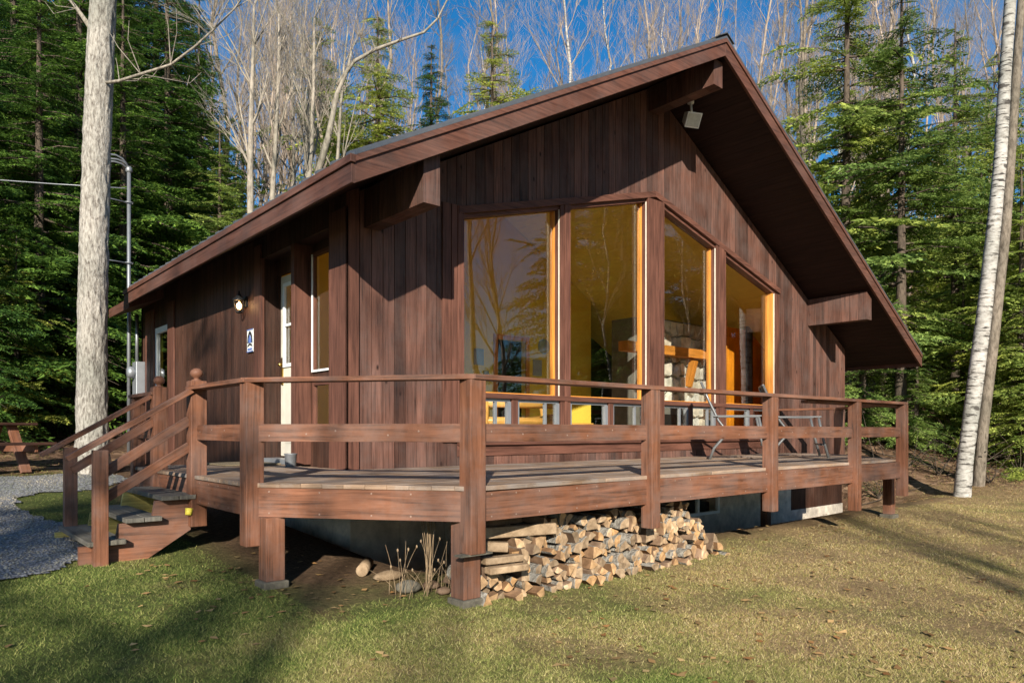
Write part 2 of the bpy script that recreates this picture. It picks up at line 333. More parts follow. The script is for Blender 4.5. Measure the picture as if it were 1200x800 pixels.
def ground_mat(name, kind):
    m, nt, out = new_mat(name); L = nt.links.new
    p = N(nt, 'ShaderNodeBsdfPrincipled'); L(p.outputs[0], out.inputs[0]); p.inputs['Roughness'].default_value = .95; p.inputs['Specular IOR Level'].default_value = .1
    g = N(nt, 'ShaderNodeNewGeometry'); pos = g.outputs['Position']
    sep = N(nt, 'ShaderNodeSeparateXYZ'); L(pos, sep.inputs[0])
    big = N(nt, 'ShaderNodeTexNoise', Scale=.75, Detail=5.0, Roughness=.6); L(pos, big.inputs['Vector'])
    fine = N(nt, 'ShaderNodeTexNoise', Scale=22.0, Detail=6.0, Roughness=.75); L(pos, fine.inputs['Vector'])
    if kind == 'gravel':
        vo = N(nt, 'ShaderNodeTexVoronoi', Scale=38.0); L(pos, vo.inputs['Vector'])
        r = ramp(nt, vo.outputs['Color'], [(0, (.12, .12, .122)), (.7, (.26, .26, .265)), (1, (.40, .40, .40))])
        r2 = ramp(nt, big.outputs[0], [(.3, (.7, .7, .7)), (.7, (1.1, 1.1, 1.1))]); L(mixc(nt, 1, r.outputs[0], r2.outputs[0], 'MULTIPLY'), p.inputs['Base Color'])
        b = N(nt, 'ShaderNodeBump', Strength=.9, Distance=.02); L(vo.outputs['Distance'], b.inputs['Height']); L(b.outputs[0], p.inputs['Normal'])
        return m
    # dryness: lateral position (to the right = dry) + noise
    lat = N(nt, 'ShaderNodeMath', operation='MULTIPLY_ADD'); L(sep.outputs[0], lat.inputs[0]); lat.inputs[1].default_value = .754
    ml = N(nt, 'ShaderNodeMath', operation='MULTIPLY'); L(sep.outputs[1], ml.inputs[0]); ml.inputs[1].default_value = -.657; L(ml.outputs[0], lat.inputs[2])
    mr = N(nt, 'ShaderNodeMapRange'); L(lat.outputs[0], mr.inputs[0]); mr.inputs[1].default_value = -1.8; mr.inputs[2].default_value = 3.6
    ad = N(nt, 'ShaderNodeMath', operation='MULTIPLY_ADD'); L(big.outputs[0], ad.inputs[0]); ad.inputs[1].default_value = 2.6; L(mr.outputs[0], ad.inputs[2])
    sb = N(nt, 'ShaderNodeMath', operation='SUBTRACT'); L(ad.outputs[0], sb.inputs[0]); sb.inputs[1].default_value = 1.3
    if kind == 'grass':
        gi = g.outputs['Random Per Island']
        gr = ramp(nt, gi, [(0, (.075, .12, .022)), (.6, (.17, .21, .05)), (1, (.38, .36, .12))])
        dr = ramp(nt, gi, [(0, (.14, .16, .035)), (.35, (.30, .27, .08)), (.7, (.40, .28, .12)), (1, (.62, .50, .28))])
        c = mixc(nt, ramp(nt, sb.outputs[0], [(.1, (0, 0, 0)), (.85, (1, 1, 1))]).outputs[0], gr.outputs[0], dr.outputs[0])
        L(c, p.inputs['Base Color']); p.inputs['Roughness'].default_value = .7
        return m
    gr = ramp(nt, fine.outputs[0], [(.3, (.05, .065, .02)), (.7, (.15, .17, .045))])
    dr = ramp(nt, fine.outputs[0], [(.3, (.16, .11, .05)), (.7, (.42, .29, .15))])
    c = mixc(nt, ramp(nt, sb.outputs[0], [(.1, (0, 0, 0)), (.85, (1, 1, 1))]).outputs[0], gr.outputs[0], dr.outputs[0])
    # reddish soil patches
    n4 = N(nt, 'ShaderNodeTexNoise', Scale=1.6, Detail=6.0, Roughness=.7); L(pos, n4.inputs['Vector'])
    rs = ramp(nt, n4.outputs[0], [(.58, (0, 0, 0)), (.74, (.6, .6, .6))]); c = mixc(nt, rs.outputs[0], c, (.17, .095, .05))
    # trodden bare soil under and just in front of the deck and along the foundation
    def mr_(sock, a, b):
        q = N(nt, 'ShaderNodeMapRange'); L(sock, q.inputs[0]); q.inputs[1].default_value = a; q.inputs[2].default_value = b; return q.outputs[0]
    nn = N(nt, 'ShaderNodeMath', operation='MULTIPLY_ADD'); L(n4.outputs[0], nn.inputs[0]); nn.inputs[1].default_value = 1.6; L(sep.outputs[1], nn.inputs[2])
    mk = N(nt, 'ShaderNodeMath', operation='MULTIPLY'); L(mr_(nn.outputs[0], 5.2, 6.2), mk.inputs[0]); L(mr_(sep.outputs[0], 1.9, 2.5), mk.inputs[1])
    mk2 = N(nt, 'ShaderNodeMath', operation='MULTIPLY'); L(mk.outputs[0], mk2.inputs[0]); L(mr_(sep.outputs[0], 16.5, 15), mk2.inputs[1])
    so_ = ramp(nt, fine.outputs[0], [(.3, (.05, .032, .02)), (.7, (.19, .12, .07))]); c = mixc(nt, mk2.outputs[0], c, so_.outputs[0])
    # forest litter beyond: by depth
    dp = N(nt, 'ShaderNodeMath', operation='MULTIPLY_ADD'); L(sep.outputs[0], dp.inputs[0]); dp.inputs[1].default_value = .657
    m2 = N(nt, 'ShaderNodeMath', operation='MULTIPLY'); L(sep.outputs[1], m2.inputs[0]); m2.inputs[1].default_value = .754; L(m2.outputs[0], dp.inputs[2])
    a3 = N(nt, 'ShaderNodeMath', operation='MULTIPLY_ADD'); L(big.outputs[0], a3.inputs[0]); a3.inputs[1].default_value = 3.0; L(dp.outputs[0], a3.inputs[2])
    # left side the litter begins nearer
    m5 = N(nt, 'ShaderNodeMapRange'); L(lat.outputs[0], m5.inputs[0]); m5.inputs[1].default_value = -3; m5.inputs[2].default_value = -8; m5.inputs[3].default_value = 0; m5.inputs[4].default_value = 4.5
    a4 = N(nt, 'ShaderNodeMath', operation='ADD'); L(a3.outputs[0], a4.inputs[0]); L(m5.outputs[0], a4.inputs[1])
    mm = N(nt, 'ShaderNodeMapRange'); L(a4.outputs[0], mm.inputs[0]); mm.inputs[1].default_value = 15.0; mm.inputs[2].default_value = 17.0
    vo = N(nt, 'ShaderNodeTexVoronoi', Scale=9.0); L(pos, vo.inputs['Vector'])
    lt = ramp(nt, vo.outputs['Color'], [(.1, (.045, .028, .018)), (.5, (.13, .075, .045)), (.9, (.30, .19, .12))])
    c = mixc(nt, mm.outputs[0], c, lt.outputs[0])
    L(c, p.inputs['Base Color'])
    b = N(nt, 'ShaderNodeBump', Strength=.9, Distance=.05); L(fine.outputs[0], b.inputs['Height']); L(b.outputs[0], p.inputs['Normal'])
    return m
M['ground'] = ground_mat('lawn_and_litter', 'ground'); M['gravel'] = ground_mat('gravel', 'gravel'); M['grass'] = ground_mat('grass_blades', 'grass')

# ------------------------------------------------------------------ ground
def grid_lines(a, b, n0, n1, fine):
    l = list(np.arange(n0, n1, fine)); s = fine; x = n1
    while x < b: l.append(x); s *= 1.16; x += s
    l.append(b); s = fine; x = n0
    while x > a: s *= 1.16; x -= s; l.insert(0, x)
    return l
xs = grid_lines(-90, 170, -8, 20, .22); ys = grid_lines(-90, 170, -4, 18, .22)
vs = [(x, y, ground_z(x, y)) for y in ys for x in xs]
nx = len(xs); fs = [(j*nx+i, j*nx+i+1, (j+1)*nx+i+1, (j+1)*nx+i) for j in range(len(ys)-1) for i in range(nx-1)]
go = np_mesh('ground', vs, fs, M['ground'], nv=4); go.data.polygons.foreach_set('use_smooth', [True]*len(fs)); setkind(go, 'structure')
def px_ground(x, y):
    a = (x-600)/835.0; b = (y-505)/835.0; t = 3.0
    for _ in range(2000):
        U, V = t*(.754*a+.657), t*(.754-.657*a)
        if .4-b*t <= ground_z(U, V): return U, V
        t += .03
    return U, V
poly = [px_ground(*q) for q in [(-160, 730), (-80, 700), (0, 683), (60, 672), (104, 650), (112, 634), (92, 618), (60, 612), (35, 604), (18, 594), (22, 584), (50, 578), (90, 577), (130, 570), (150, 562), (130, 555), (80, 556), (30, 559), (-60, 560), (-200, 570)]]
def inside(x, y, P):
    c = False; j = len(P)-1
    for i in range(len(P)):
        if (P[i][1] > y) != (P[j][1] > y) and x < (P[j][0]-P[i][0])*(y-P[i][1])/(P[j][1]-P[i][1])+P[i][0]: c = not c
        j = i
    return c
px0, px1 = min(p[0] for p in poly), max(p[0] for p in poly); py0, py1 = min(p[1] for p in poly), max(p[1] for p in poly)
st = .07; nxp = int((px1-px0)/st)+2; nyp = int((py1-py0)/st)+2; vid = {}; pv = []; pf = []
def pvx(i, j):
    if (i, j) not in vid:
        x = px0+i*st+R.uniform(-.02, .02); y = py0+j*st+R.uniform(-.02, .02); vid[(i, j)] = len(pv); pv.append((x, y, ground_z(x, y)+.016))
    return vid[(i, j)]
for i in range(nxp):
    for j in range(nyp):
        if inside(px0+(i+.5)*st, py0+(j+.5)*st, poly): pf.append((pvx(i, j), pvx(i+1, j), pvx(i+1, j+1), pvx(i, j+1)))
po = np_mesh('gravel_path', pv, pf, M['gravel'], nv=4); setkind(po, 'structure')
# pebbles
def relief(mb, amp, n, seed):
    from mathutils import noise, Vector
    for i in range(0, len(mb.v)//n*n, n):
        c = mul(mb.v[i], 0)
        for k in range(n): c = add(c, mul(mb.v[i+k], 1/n))
        for k in range(n):
            v = mb.v[i+k]; d_ = sub(v, c); q = Vector((v[0]*9+seed, v[1]*9, v[2]*2.6)); q2 = Vector((v[0]*26, v[1]*26+seed, v[2]*9))
            f = 1+amp*(abs(noise.noise(q))*-1.6+.4)+amp*.6*noise.noise(q2); mb.v[i+k] = add(c, mul(d_, f))
def quick_tris(name, mat, pts, size, flat=.3, kind='stuff'):
    n = len(pts); P = np.array(pts); th = NR.uniform(0, 2*PI, n); s = NR.uniform(.55, 1.3, n)*size
    V = []; tilt = NR.uniform(-flat, flat, (n, 4))
    for k in range(4):
        an = th+k*PI/2+NR.uniform(-.3, .3, n); rr = s*(1.0 if k % 2 else .62)
        V.append(np.stack([P[:, 0]+np.cos(an)*rr, P[:, 1]+np.sin(an)*rr, P[:, 2]+np.abs(tilt[:, k])*s], 1))
    V = np.stack(V, 1).reshape(-1, 3); F = np.arange(4*n).reshape(n, 4)
    o = np_mesh(name, V, F, mat, nv=4)
    if kind: setkind(o, kind)
    return o
peb = []
for _ in range(60000):
    x = R.uniform(px0, px1); y = R.uniform(py0, py1)
    if inside(x, y, poly) and math.hypot(x, y) < 14: peb.append((x, y, ground_z(x, y)+.018))
    if len(peb) > 9000: break
pb = peb; n = len(pb); P = np.array(pb); s = NR.uniform(.005, .018, n)
ov = np.array([(1, 0, 0), (0, 1, 0), (-1, 0, 0), (0, -1, 0), (0, 0, .8)], dtype=float); of = np.array([(0, 1, 4), (1, 2, 4), (2, 3, 4), (3, 0, 4)])
rt = NR.uniform(0, 6.28, n); c_, s_ = np.cos(rt), np.sin(rt)
V = np.stack([ov[None, :, 0]*c_[:, None]-ov[None, :, 1]*s_[:, None]*.7, ov[None, :, 0]*s_[:, None]+ov[None, :, 1]*c_[:, None]*.7, np.repeat(ov[None, :, 2], n, 0)], 2)*s[:, None, None]+P[:, None, :]
F = (of[None]+np.arange(n)[:, None, None]*5).reshape(-1, 3)
pm = leafy('pebbles', (.11, .112, .12), (.34, .345, .36), 0)
setkind(np_mesh('gravel_pebbles', V.reshape(-1, 3), F, pm), 'stuff')

# grass
def grass(n):
    pts = []
    dmax = 17
    while len(pts) < n:
        t = 2.9+(dmax-2.9)*R.random()**1.9; a = R.uniform(-.82, .82)
        U, V = t*(.754*a+.657), t*(.754-.657*a)
        if V > 4.6 and U > 2.2 and U < 15.0: continue
        if U > 2.2 and V > 4.3 and U < 10.0 and R.random() < .7: continue
        if inside(U, V, poly) and R.random() > .02: continue
        if t > 13.5 and R.random() < .5: continue
        if a < -.35 and t > 8.0 and R.random() < .85: continue
        k = math.sin(U*1.7+.5)*math.sin(V*1.3-1)+math.sin(U*4.1+V*3.3)*.5
        if k < -.3 and R.random() < .6: continue
        if math.sin(U*2.9+V*1.7)*math.sin(V*3.7-U*.8) > .6 and a > 0 and R.random() < .6: continue
        pts.append((U, V, ground_z(U, V)-.003, t))
    P = np.array(pts); n = len(P); th = NR.uniform(0, 2*PI, n); h = NR.gamma(4, .25, n)*.012+.005; w = NR.uniform(.0010, .0019, n)*(1+P[:, 3]*.07)
    lean = NR.uniform(-1, 1, (n, 2))*h[:, None]*1.3
    dx, dy = np.cos(th)*w, np.sin(th)*w
    A = np.stack([P[:, 0]-dx, P[:, 1]-dy, P[:, 2]], 1); B = np.stack([P[:, 0]+dx, P[:, 1]+dy, P[:, 2]], 1)
    T = np.stack([P[:, 0]+lean[:, 0], P[:, 1]+lean[:, 1], P[:, 2]+h], 1)
    return np.stack([A, B, T], 1).reshape(-1, 3)
gv = grass(430000); setkind(np_mesh('lawn_grass', gv, np.arange(len(gv)).reshape(-1, 3), M['grass']), 'stuff')
# fallen leaves
lp = []
while len(lp) < 26000:
    t = 4+45*R.random()**1.25; a = R.uniform(-.85, .85); U, V = t*(.754*a+.657), t*(.754-.657*a)
    if 1.9 < U < 15.8 and 4.4 < V < 14: continue
    litter = t > 13.2 or (a < -.4 and t > 9.5)
    if inside(U, V, poly) and R.random() > .03: continue
    if not litter and R.random() > (.03+.09*(a > .05)+.05*(t > 9)): continue
    lp.append((U, V, ground_z(U, V)+.012))
for _ in range(90):            # drift by the stair foot and under the deck edge
    U = R.uniform(1.3, 3.0); V = R.uniform(4.4, 6.6); lp.append((U, V, ground_z(U, V)+.012))
for _ in range(260):
    U = R.uniform(6.4, 15.5); V = R.uniform(4.3, 6.6); lp.append((U, V, ground_z(U, V)+.012))
quick_tris('fallen_leaves', M['leaves'], lp, .034)

# ------------------------------------------------------------------ cabin
cab = thing('cabin', 'dark brown board sided cabin with a broad gable roof and tall windows', 'cabin', (3.6, 6.75, -.2))
UR, MZ, ZR = 8.72, .537, 5.87
rooftop = lambda u: ZR-MZ*abs(u-UR)
FU0, FU1, FV, BV = 3.6, 15.24, 6.75, 13.2
UC = 8.74
head = lambda u: 3.95-.268*abs(u-UC)
def cutwall(mb, axis, const, thick, a0, a1, zb, zt, openings, bw, gap=.0, m=0):
    """boards of width bw in a wall plane; axis 0 -> runs along x at y=const, axis 1 -> along y at x=const; thick = signed thickness"""
    eds = {a0, a1}; k = a0
    brk = []
    x = a0
    while x < a1-1e-6: brk.append(x); x += bw
    brk.append(a1)
    for i in range(len(brk)-1):
        L0, L1 = brk[i]+gap/2, brk[i+1]-gap/2
        cuts = sorted({L0, L1} | {e for o in openings for e in (o[0], o[1]) if L0+.004 < e < L1-.004} | ({UR} if axis == 0 and L0 < UR < L1 else set()))
        for p, q in zip(cuts[:-1], cuts[1:]):
            mid = (p+q)/2; ints = [(zb, zt)]
            for (oa, ob, oz0, oz1) in openings:
                if oa < mid < ob:
                    new = []
                    for (lo, hi) in ints:
                        lof = lo; hif = hi
                        if hif(mid) <= oz0(mid) or lof(mid) >= oz1(mid): new.append((lo, hi)); continue
                        if lof(mid) < oz0(mid): new.append((lo, oz0))
                        if hif(mid) > oz1(mid): new.append((oz1, hi))
                    ints = new
            for (lo, hi) in ints:
                if hi(mid)-lo(mid) < .01: continue
                c0, c1 = const, const+thick
                def pt(u, w, z): return (u, w, z) if axis == 0 else (w, u, z)
                mb.hexa([pt(p, c0, lo(p)), pt(q, c0, lo(q)), pt(q, c1, lo(q)), pt(p, c1, lo(p)), pt(p, c0, hi(p)), pt(q, c0, hi(q)), pt(q, c1, hi(q)), pt(p, c1, hi(p))], (0, 0, 1), m)
k_ = lambda v: (lambda u: v)
soff = lambda u: rooftop(u)-.25
openF = [(5.10, 12.38, k_(.30), head)]
f1 = MB(); cutwall(f1, 0, FV, .022, FU0, FU1, k_(-.22), soff, openF, .142, .008)
f1.build('front_wall', M['siding'], cab)
f2 = MB(); cutwall(f2, 0, FV+.0235, .14, FU0+.02, FU1-.02, k_(-.22), soff, openF, 20)
f2.build('front_wall_inner_face', M['yellow'], cab)
# left side wall (plane x=3.6) with recess for door and sidelight
openS = [(7.16, 9.03, k_(-.3), k_(2.62)), (13.1, 13.95, k_(-.3), k_(2.25))]
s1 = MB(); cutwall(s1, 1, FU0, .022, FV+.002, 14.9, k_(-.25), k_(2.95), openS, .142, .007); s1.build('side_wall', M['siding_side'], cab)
s2 = MB(); cutwall(s2, 1, FU0+.0235, .12, FV+.17, 14.9, k_(-.25), k_(2.95), [(7.08, 9.12, k_(-.3), k_(2.7)), (13.05, 14.0, k_(-.3), k_(2.3))], 20); s2.build('side_wall_inner_face', M['yellow'], cab)
# recess back wall with openings for door, tall window, lower window
openD = [(8.14, 9.0, k_(.06), k_(2.42)), (7.24, 7.98, k_(1.10), k_(2.52)), (7.24, 7.98, k_(.38), k_(.98))]
s3 = MB(); cutwall(s3, 1, 3.80, .05, 7.16, 9.03, k_(-.05), k_(2.62), openD, .142, .004); s3.box(3.62, 3.82, 9.03, 9.06, -.05, 2.62); s3.box(3.62, 3.82, 7.13, 7.16, -.05, 2.62)
s3.box(3.62, 3.85, 7.16, 9.03, 2.62, 2.66)
s3.build('entry_recess', M['siding_side'], cab)
# other walls
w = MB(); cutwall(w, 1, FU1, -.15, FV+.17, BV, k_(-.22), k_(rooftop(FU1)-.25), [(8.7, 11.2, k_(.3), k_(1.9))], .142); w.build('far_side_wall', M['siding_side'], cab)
mb = MB(); mb.box(FU1-.12, FU1-.06, 8.7, 8.76, .3, 1.9); mb.box(FU1-.12, FU1-.06, 11.14, 11.2, .3, 1.9); mb.box(FU1-.12, FU1-.06, 8.76, 11.14, .3, .36); mb.box(FU1-.12, FU1-.06, 8.76, 11.14, 1.84, 1.9); fsw = mb.build('added_side_window', M['white'], cab); mb = MB(); mb.box(FU1-.093, FU1-.087, 8.75, 11.15, .35, 1.85); mb.build('pane', M['glass'], fsw)  # unseen window added to bring more daylight into the room
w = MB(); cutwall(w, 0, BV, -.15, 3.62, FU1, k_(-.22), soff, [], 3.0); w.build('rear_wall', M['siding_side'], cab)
w = MB(); cutwall(w, 0, 14.9, -.12, 3.6, 8.0, k_(-.25), k_(2.75), [], .15); w.build('rear_wing_wall', M['siding_side'], cab)
# corner boards and pilasters
def boards(name, lst, mat, bev=.004, parent=cab):
    mb = MB()
    for b in lst: mb.box(*b)
    return mb.build(name, mat, parent, bev)
boards('corner_board', [(3.575, 3.72, 6.722, 6.749, -.22, 3.02), (3.575, 3.598, 6.722, 7.13, -.22, 2.75)], M['trim'])
boards('corner_board', [(4.80, 4.92, 6.724, 6.749, .27, 3.05), (4.925, 5.005, 6.716, 6.749, .27, 3.05), (5.01, 5.10, 6.708, 6.749, .27, 3.05)], M['trim'])
boards('pilaster', [(3.572, 3.598, 9.03, 9.24, -.22, 2.8), (3.58, 3.62, 9.0, 9.03, -.05, 2.62)], M['trim'])
boards('pilaster', [(3.585, 3.80, 8.03, 8.12, 0.0, 2.62)], M['trim'])
boards('corner_board', [(3.57, 3.598, 13.95, 14.12, -.5, 2.6), (3.57, 3.598, 14.15, 14.5, -.5, 2.6)], M['trim'])
boards('corner_board', [(3.57, 3.598, 12.75, 13.1, -.0, 2.6)], M['trim'])
# foundation
fb = MB()
for i in range(18):
    a = 4.0+i*.4
    fb.box(a, a+.396, FV+.05, FV+.25, -1.6, -.23)
for i in range(1):
    pass
fb2 = []
wa, wb = 10.35-.02, 11.3                # basement window span
fnd = MB()
def fx(x, V): a = (x-600)/835; return V*(.754*a+.657)/(.754-.657*a)
FV2 = FV+.03
wu0, wu1 = fx(792, FV2), fx(843, FV2)
def fblocks(u0, u1, z0, z1):
    u = u0; 
    while u < u1-.01:
        e = min(u+.61, u1); fnd.box(u, e-.006, FV2, FV2+.2, z0, z1, (1, 0, 0)); u = e
fblocks(FU0+.05, wu0, -1.7, -.225); fblocks(wu1, 13.0, -1.7, -.225); fblocks(wu0, wu1, -1.7, -.98); fblocks(wu0, wu1, -.38, -.225)
fnd.box(FU0+.05, FU0+.25, FV2+.2, 14.8, -1.7, -.26, (0, 1, 0)); fnd.box(13.0, 15.2, FV2, FV2+.2, -1.7, -1.12); fnd.box(15.0, 15.2, FV2+.2, 13, -1.7, -.24)
fnd.build('foundation', M['concrete'], cab)
mb = MB()
for i in range(16):
    a = 13.01+i*.138
    mb.box(a, a+.132, FV2+.02, FV2+.06, -1.12, -.225, (0, 0, 1))
mb.build('crawlspace_panel', M['siding_side'], cab)
mb = MB(); zz0, zz1 = -.98, -.38
mb.box(wu0, wu1, FV2-.01, FV2+.05, zz0, zz0+.045); mb.box(wu0, wu1, FV2-.01, FV2+.05, zz1-.04, zz1)
um = (wu0+wu1)/2
for u in (wu0, um-.02, wu1-.045): mb.box(u, u+.045, FV2-.008, FV2+.048, zz0+.045, zz1-.04)
bw_ = mb.build('basement_window', M['white'], cab)
mb = MB(); mb.box(wu0+.04, wu1-.04, FV2+.02, FV2+.026, zz0+.04, zz1-.035); mb.build('pane', M['glass'], bw_)
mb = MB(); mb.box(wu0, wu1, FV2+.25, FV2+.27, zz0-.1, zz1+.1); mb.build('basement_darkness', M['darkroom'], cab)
# horizontal ledge below the lower windows
boards('window_ledge', [(5.02, 12.45, 6.69, 6.748, .232, .268), (5.02, 12.45, 6.735, 6.749, .10, .23)], M['trim'])
# ---- main glazing
posts = [(8.55, 8.93)]; mull = [(6.71, 6.90), (10.38, 10.66)]
mb = MB()
def sl_hexa(mb, u0, u1, v0, v1, lo, hi, ax=(1, 0, 0)):
    mb.hexa([(u0, v0, lo(u0)), (u1, v0, lo(u1)), (u1, v1, lo(u1)), (u0, v1, lo(u0)), (u0, v0, hi(u0)), (u1, v0, hi(u1)), (u1, v1, hi(u1)), (u0, v1, hi(u0))], ax)
for (a, b) in ((5.02, UC), (UC, 12.46)):
    sl_hexa(mb, a, b, 6.70, 6.748, lambda u: head(u)-.005, lambda u: head(u)+.085)
mb.build('window_head_trim', M['trim'], cab, .004)
mb = MB()
for (a, b) in ((5.10, UC), (UC, 12.38)):
    sl_hexa(mb, a, b, 6.755, 6.89, lambda u: head(u)-.055, lambda u: head(u)-.006)
mb.build('window_head_liner', M['trim'], cab)
mb = MB(); d = .006
mb.hexa([(8.55, 6.69, .27), (8.93, 6.69, .27), (8.93, 6.87, .27), (8.55, 6.87, .27), (8.55, 6.69, head(8.55)-d), (8.93, 6.69, head(8.93)-d), (8.93, 6.87, head(8.93)-d), (8.55, 6.87, head(8.55)-d)], (0, 0, 1))
mb.build('window_post', M['trim'], cab, .006)
for (a, b) in mull:
    mb = MB(); c = (a+b)/2
    for (p, q, y) in ((a, a+.07, 6.715), (a+.072, b-.072, 6.70), (b-.07, b, 6.715)):
        mb.hexa([(p, y, .27), (q, y, .27), (q, 6.84, .27), (p, 6.84, .27), (p, y, head(p)-d), (q, y, head(q)-d), (q, 6.84, head(q)-d), (p, 6.84, head(p)-d)], (0, 0, 1))
    mb.build('window_mullion', M['trim'], cab, .003)
boards('window_sill', [(5.10, 8.549, 6.694, 6.858, .80, .865), (8.931, 12.38, 6.694, 6.858, .80, .865)], M['trim'])
boards('side_trim', [(12.30, 12.42, 6.70, 6.749, .27, 2.93)], M['trim'])
bays = [(5.10, 6.71), (6.90, 8.55), (8.93, 10.38), (10.66, 12.30)]
for bi, (a, b) in enumerate(bays):
    hd = lambda u: head(u)-.057
    fr = MB()
    # pine stops inside the opening, white strip
    t = .035 if bi == 3 else .022
    Y0 = 6.76 if bi == 3 else 6.825
    fr.hexa([(b-t, Y0, .866), (b-.001, Y0, .866), (b-.001, 6.90, .866), (b-t, 6.90, .866), (b-t, Y0, hd(b-t)), (b-.001, Y0, hd(b)), (b-.001, 6.90, hd(b)), (b-t, 6.90, hd(b-t))], (0, 0, 1), 0)
    fr.hexa([(a+.001, 6.80, .866), (a+t, 6.80, .866), (a+t, 6.90, .866), (a+.001, 6.90, .866), (a+.001, 6.80, hd(a)), (a+t, 6.80, hd(a+t)), (a+t, 6.90, hd(a+t)), (a+.001, 6.90, hd(a))], (0, 0, 1), 0)
    fr.hexa([(b-.004, 6.738, .866), (b+.012, 6.738, .866), (b+.012, 6.758, .866), (b-.004, 6.758, .866), (b-.004, 6.738, hd(b)), (b+.012, 6.738, hd(b)-.01), (b+.012, 6.758, hd(b)-.01), (b-.004, 6.758, hd(b))], (0, 0, 1), 1)
    fr.box(a+t, b-t, 6.842, 6.90, .866, .885, (1, 0, 0))
    w_ = fr.build('window', [M['pine'], M['cream']], cab)
    mb = MB(); p, q = a+.03, b-.03
    mb.hexa([(p, 6.850, .89), (q, 6.850, .89), (q, 6.856, .89), (p, 6.856, .89), (p, 6.850, hd(p)), (q, 6.850, hd(q)), (q, 6.856, hd(q)), (p, 6.856, hd(p))], (0, 0, 1))
    mb.build('pane', M['glass'], w_)
    # lower awning pair
    c = (a+b)/2; boards('lower_mullion', [(c-.05, c+.05, 6.715, 6.84, .27, .799)], M['trim'])
    for (p, q) in ((a+.01, c-.055), (c+.055, b-.01)):
        mb = MB()
        mb.box(p, q, 6.745, 6.79, .765, .797, (1, 0, 0)); mb.box(p, q, 6.745, 6.79, .302, .34, (1, 0, 0))
        mb.box(p, p+.04, 6.745, 6.79, .34, .765); mb.box(q-.05, q, 6.73, 6.79, .34, .765)
        if bi % 2 == 0 or p > a+.2: mb.box((p+q)/2+.12, (p+q)/2+.155, 6.75, 6.79, .34, .765)
        lw = mb.build('lower_window', M['grey'], cab)
        mb = MB(); mb.box(p+.035, q-.045, 6.766, 6.771, .335, .77); mb.build('pane', M['glass'], lw)
# ---- door, side windows
dr = MB(); dy0, dy1 = 8.16, 8.98
for b in [(3.83, 3.87, dy0, dy0+.10, .08, 2.40), (3.83, 3.87, dy1-.10, dy1, .08, 2.40), (3.83, 3.87, dy0+.10, dy1-.10, 2.30, 2.40), (3.83, 3.87, dy0+.10, dy1-.10, .08, 1.22)]: dr.box(*b)
for b in [(3.822, 3.832, dy0+.13, dy0+.36, .25, 1.05), (3.822, 3.832, dy0+.44, dy1-.13, .25, 1.05)]: dr.box(*b)
door = dr.build('entry_door', M['cream'], cab, .003)
boards('door_window_frame', [(3.81, 3.84, dy0+.10, dy0+.145, 1.22, 2.30), (3.81, 3.84, dy1-.145, dy1-.10, 1.22, 2.30), (3.81, 3.84, dy0+.145, dy1-.145, 1.22, 1.265), (3.81, 3.84, dy0+.145, dy1-.145, 2.255, 2.30), (3.815, 3.84, dy0+.145, dy1-.145, 1.74, 1.775)], M['white'], .002, door)
mb = MB(); mb.box(3.845, 3.851, dy0+.13, dy1-.13, 1.25, 2.27); mb.build('pane', M['glass'], door)
mb = MB(); mb.tube([(3.83, 8.92, 1.08), (3.76, 8.92, 1.08)], .012, 8); mb.tube([(3.765, 8.92, 1.08), (3.755, 8.83, 1.07)], .011, 8); mb.box(3.815, 3.829, 8.895, 8.945, 1.0, 1.35)
mb.lathe((3.79, 8.92, 1.26), [(0, -.025), (.02, -.02), (.025, 0), (.02, .02), (0, .025)], 12)
mb.build('door_handle', M['brass'], door)
boards('door_sill', [(3.56, 3.83, 8.12, 9.0, .0, .06)], M['grey'])
tw = boards('tall_window', [(3.785, 3.84, 7.24, 7.29, 1.1, 2.52), (3.785, 3.84, 7.955, 7.98, 1.1, 2.52), (3.785, 3.84, 7.29, 7.955, 1.1, 1.12), (3.785, 3.84, 7.29, 7.955, 2.48, 2.52)], M['trim'], .002)
boards('white_edge', [(3.775, 3.784, 7.945, 7.975, 1.1, 2.50), (3.775, 3.784, 7.26, 7.944, 1.1, 1.125)], M['white'], 0, tw)
mb = MB(); mb.box(3.815, 3.821, 7.27, 7.95, 1.13, 2.50); mb.build('pane', M['glass'], tw)
lw = boards('low_side_window', [(3.79, 3.84, 7.24, 7.28, .38, .98), (3.79, 3.84, 7.94, 7.98, .38, .98), (3.79, 3.84, 7.28, 7.94, .38, .42), (3.79, 3.84, 7.28, 7.94, .94, .98)], M['trim'], .002)
mb = MB(); mb.box(3.815, 3.821, 7.27, 7.95, .41, .95); mb.build('pane', M['glass'], lw)
rg = boards('rear_glass_door', [(3.60, 3.66, 13.1, 13.15, -.25, 2.25), (3.60, 3.66, 13.88, 13.95, -.25, 2.25), (3.60, 3.66, 13.15, 13.88, -.25, -.1), (3.60, 3.66, 13.15, 13.88, 2.15, 2.25)], M['white'], .002)
mb = MB(); mb.box(3.63, 3.636, 13.14, 13.89, -.12, 2.16); mb.build('pane', M['glass'], rg)
mb = MB(); mb.box(3.9, 3.92, 12.9, 14.4, -.25, 2.6); mb.build('rear_room_darkness', M['darkroom'], cab)
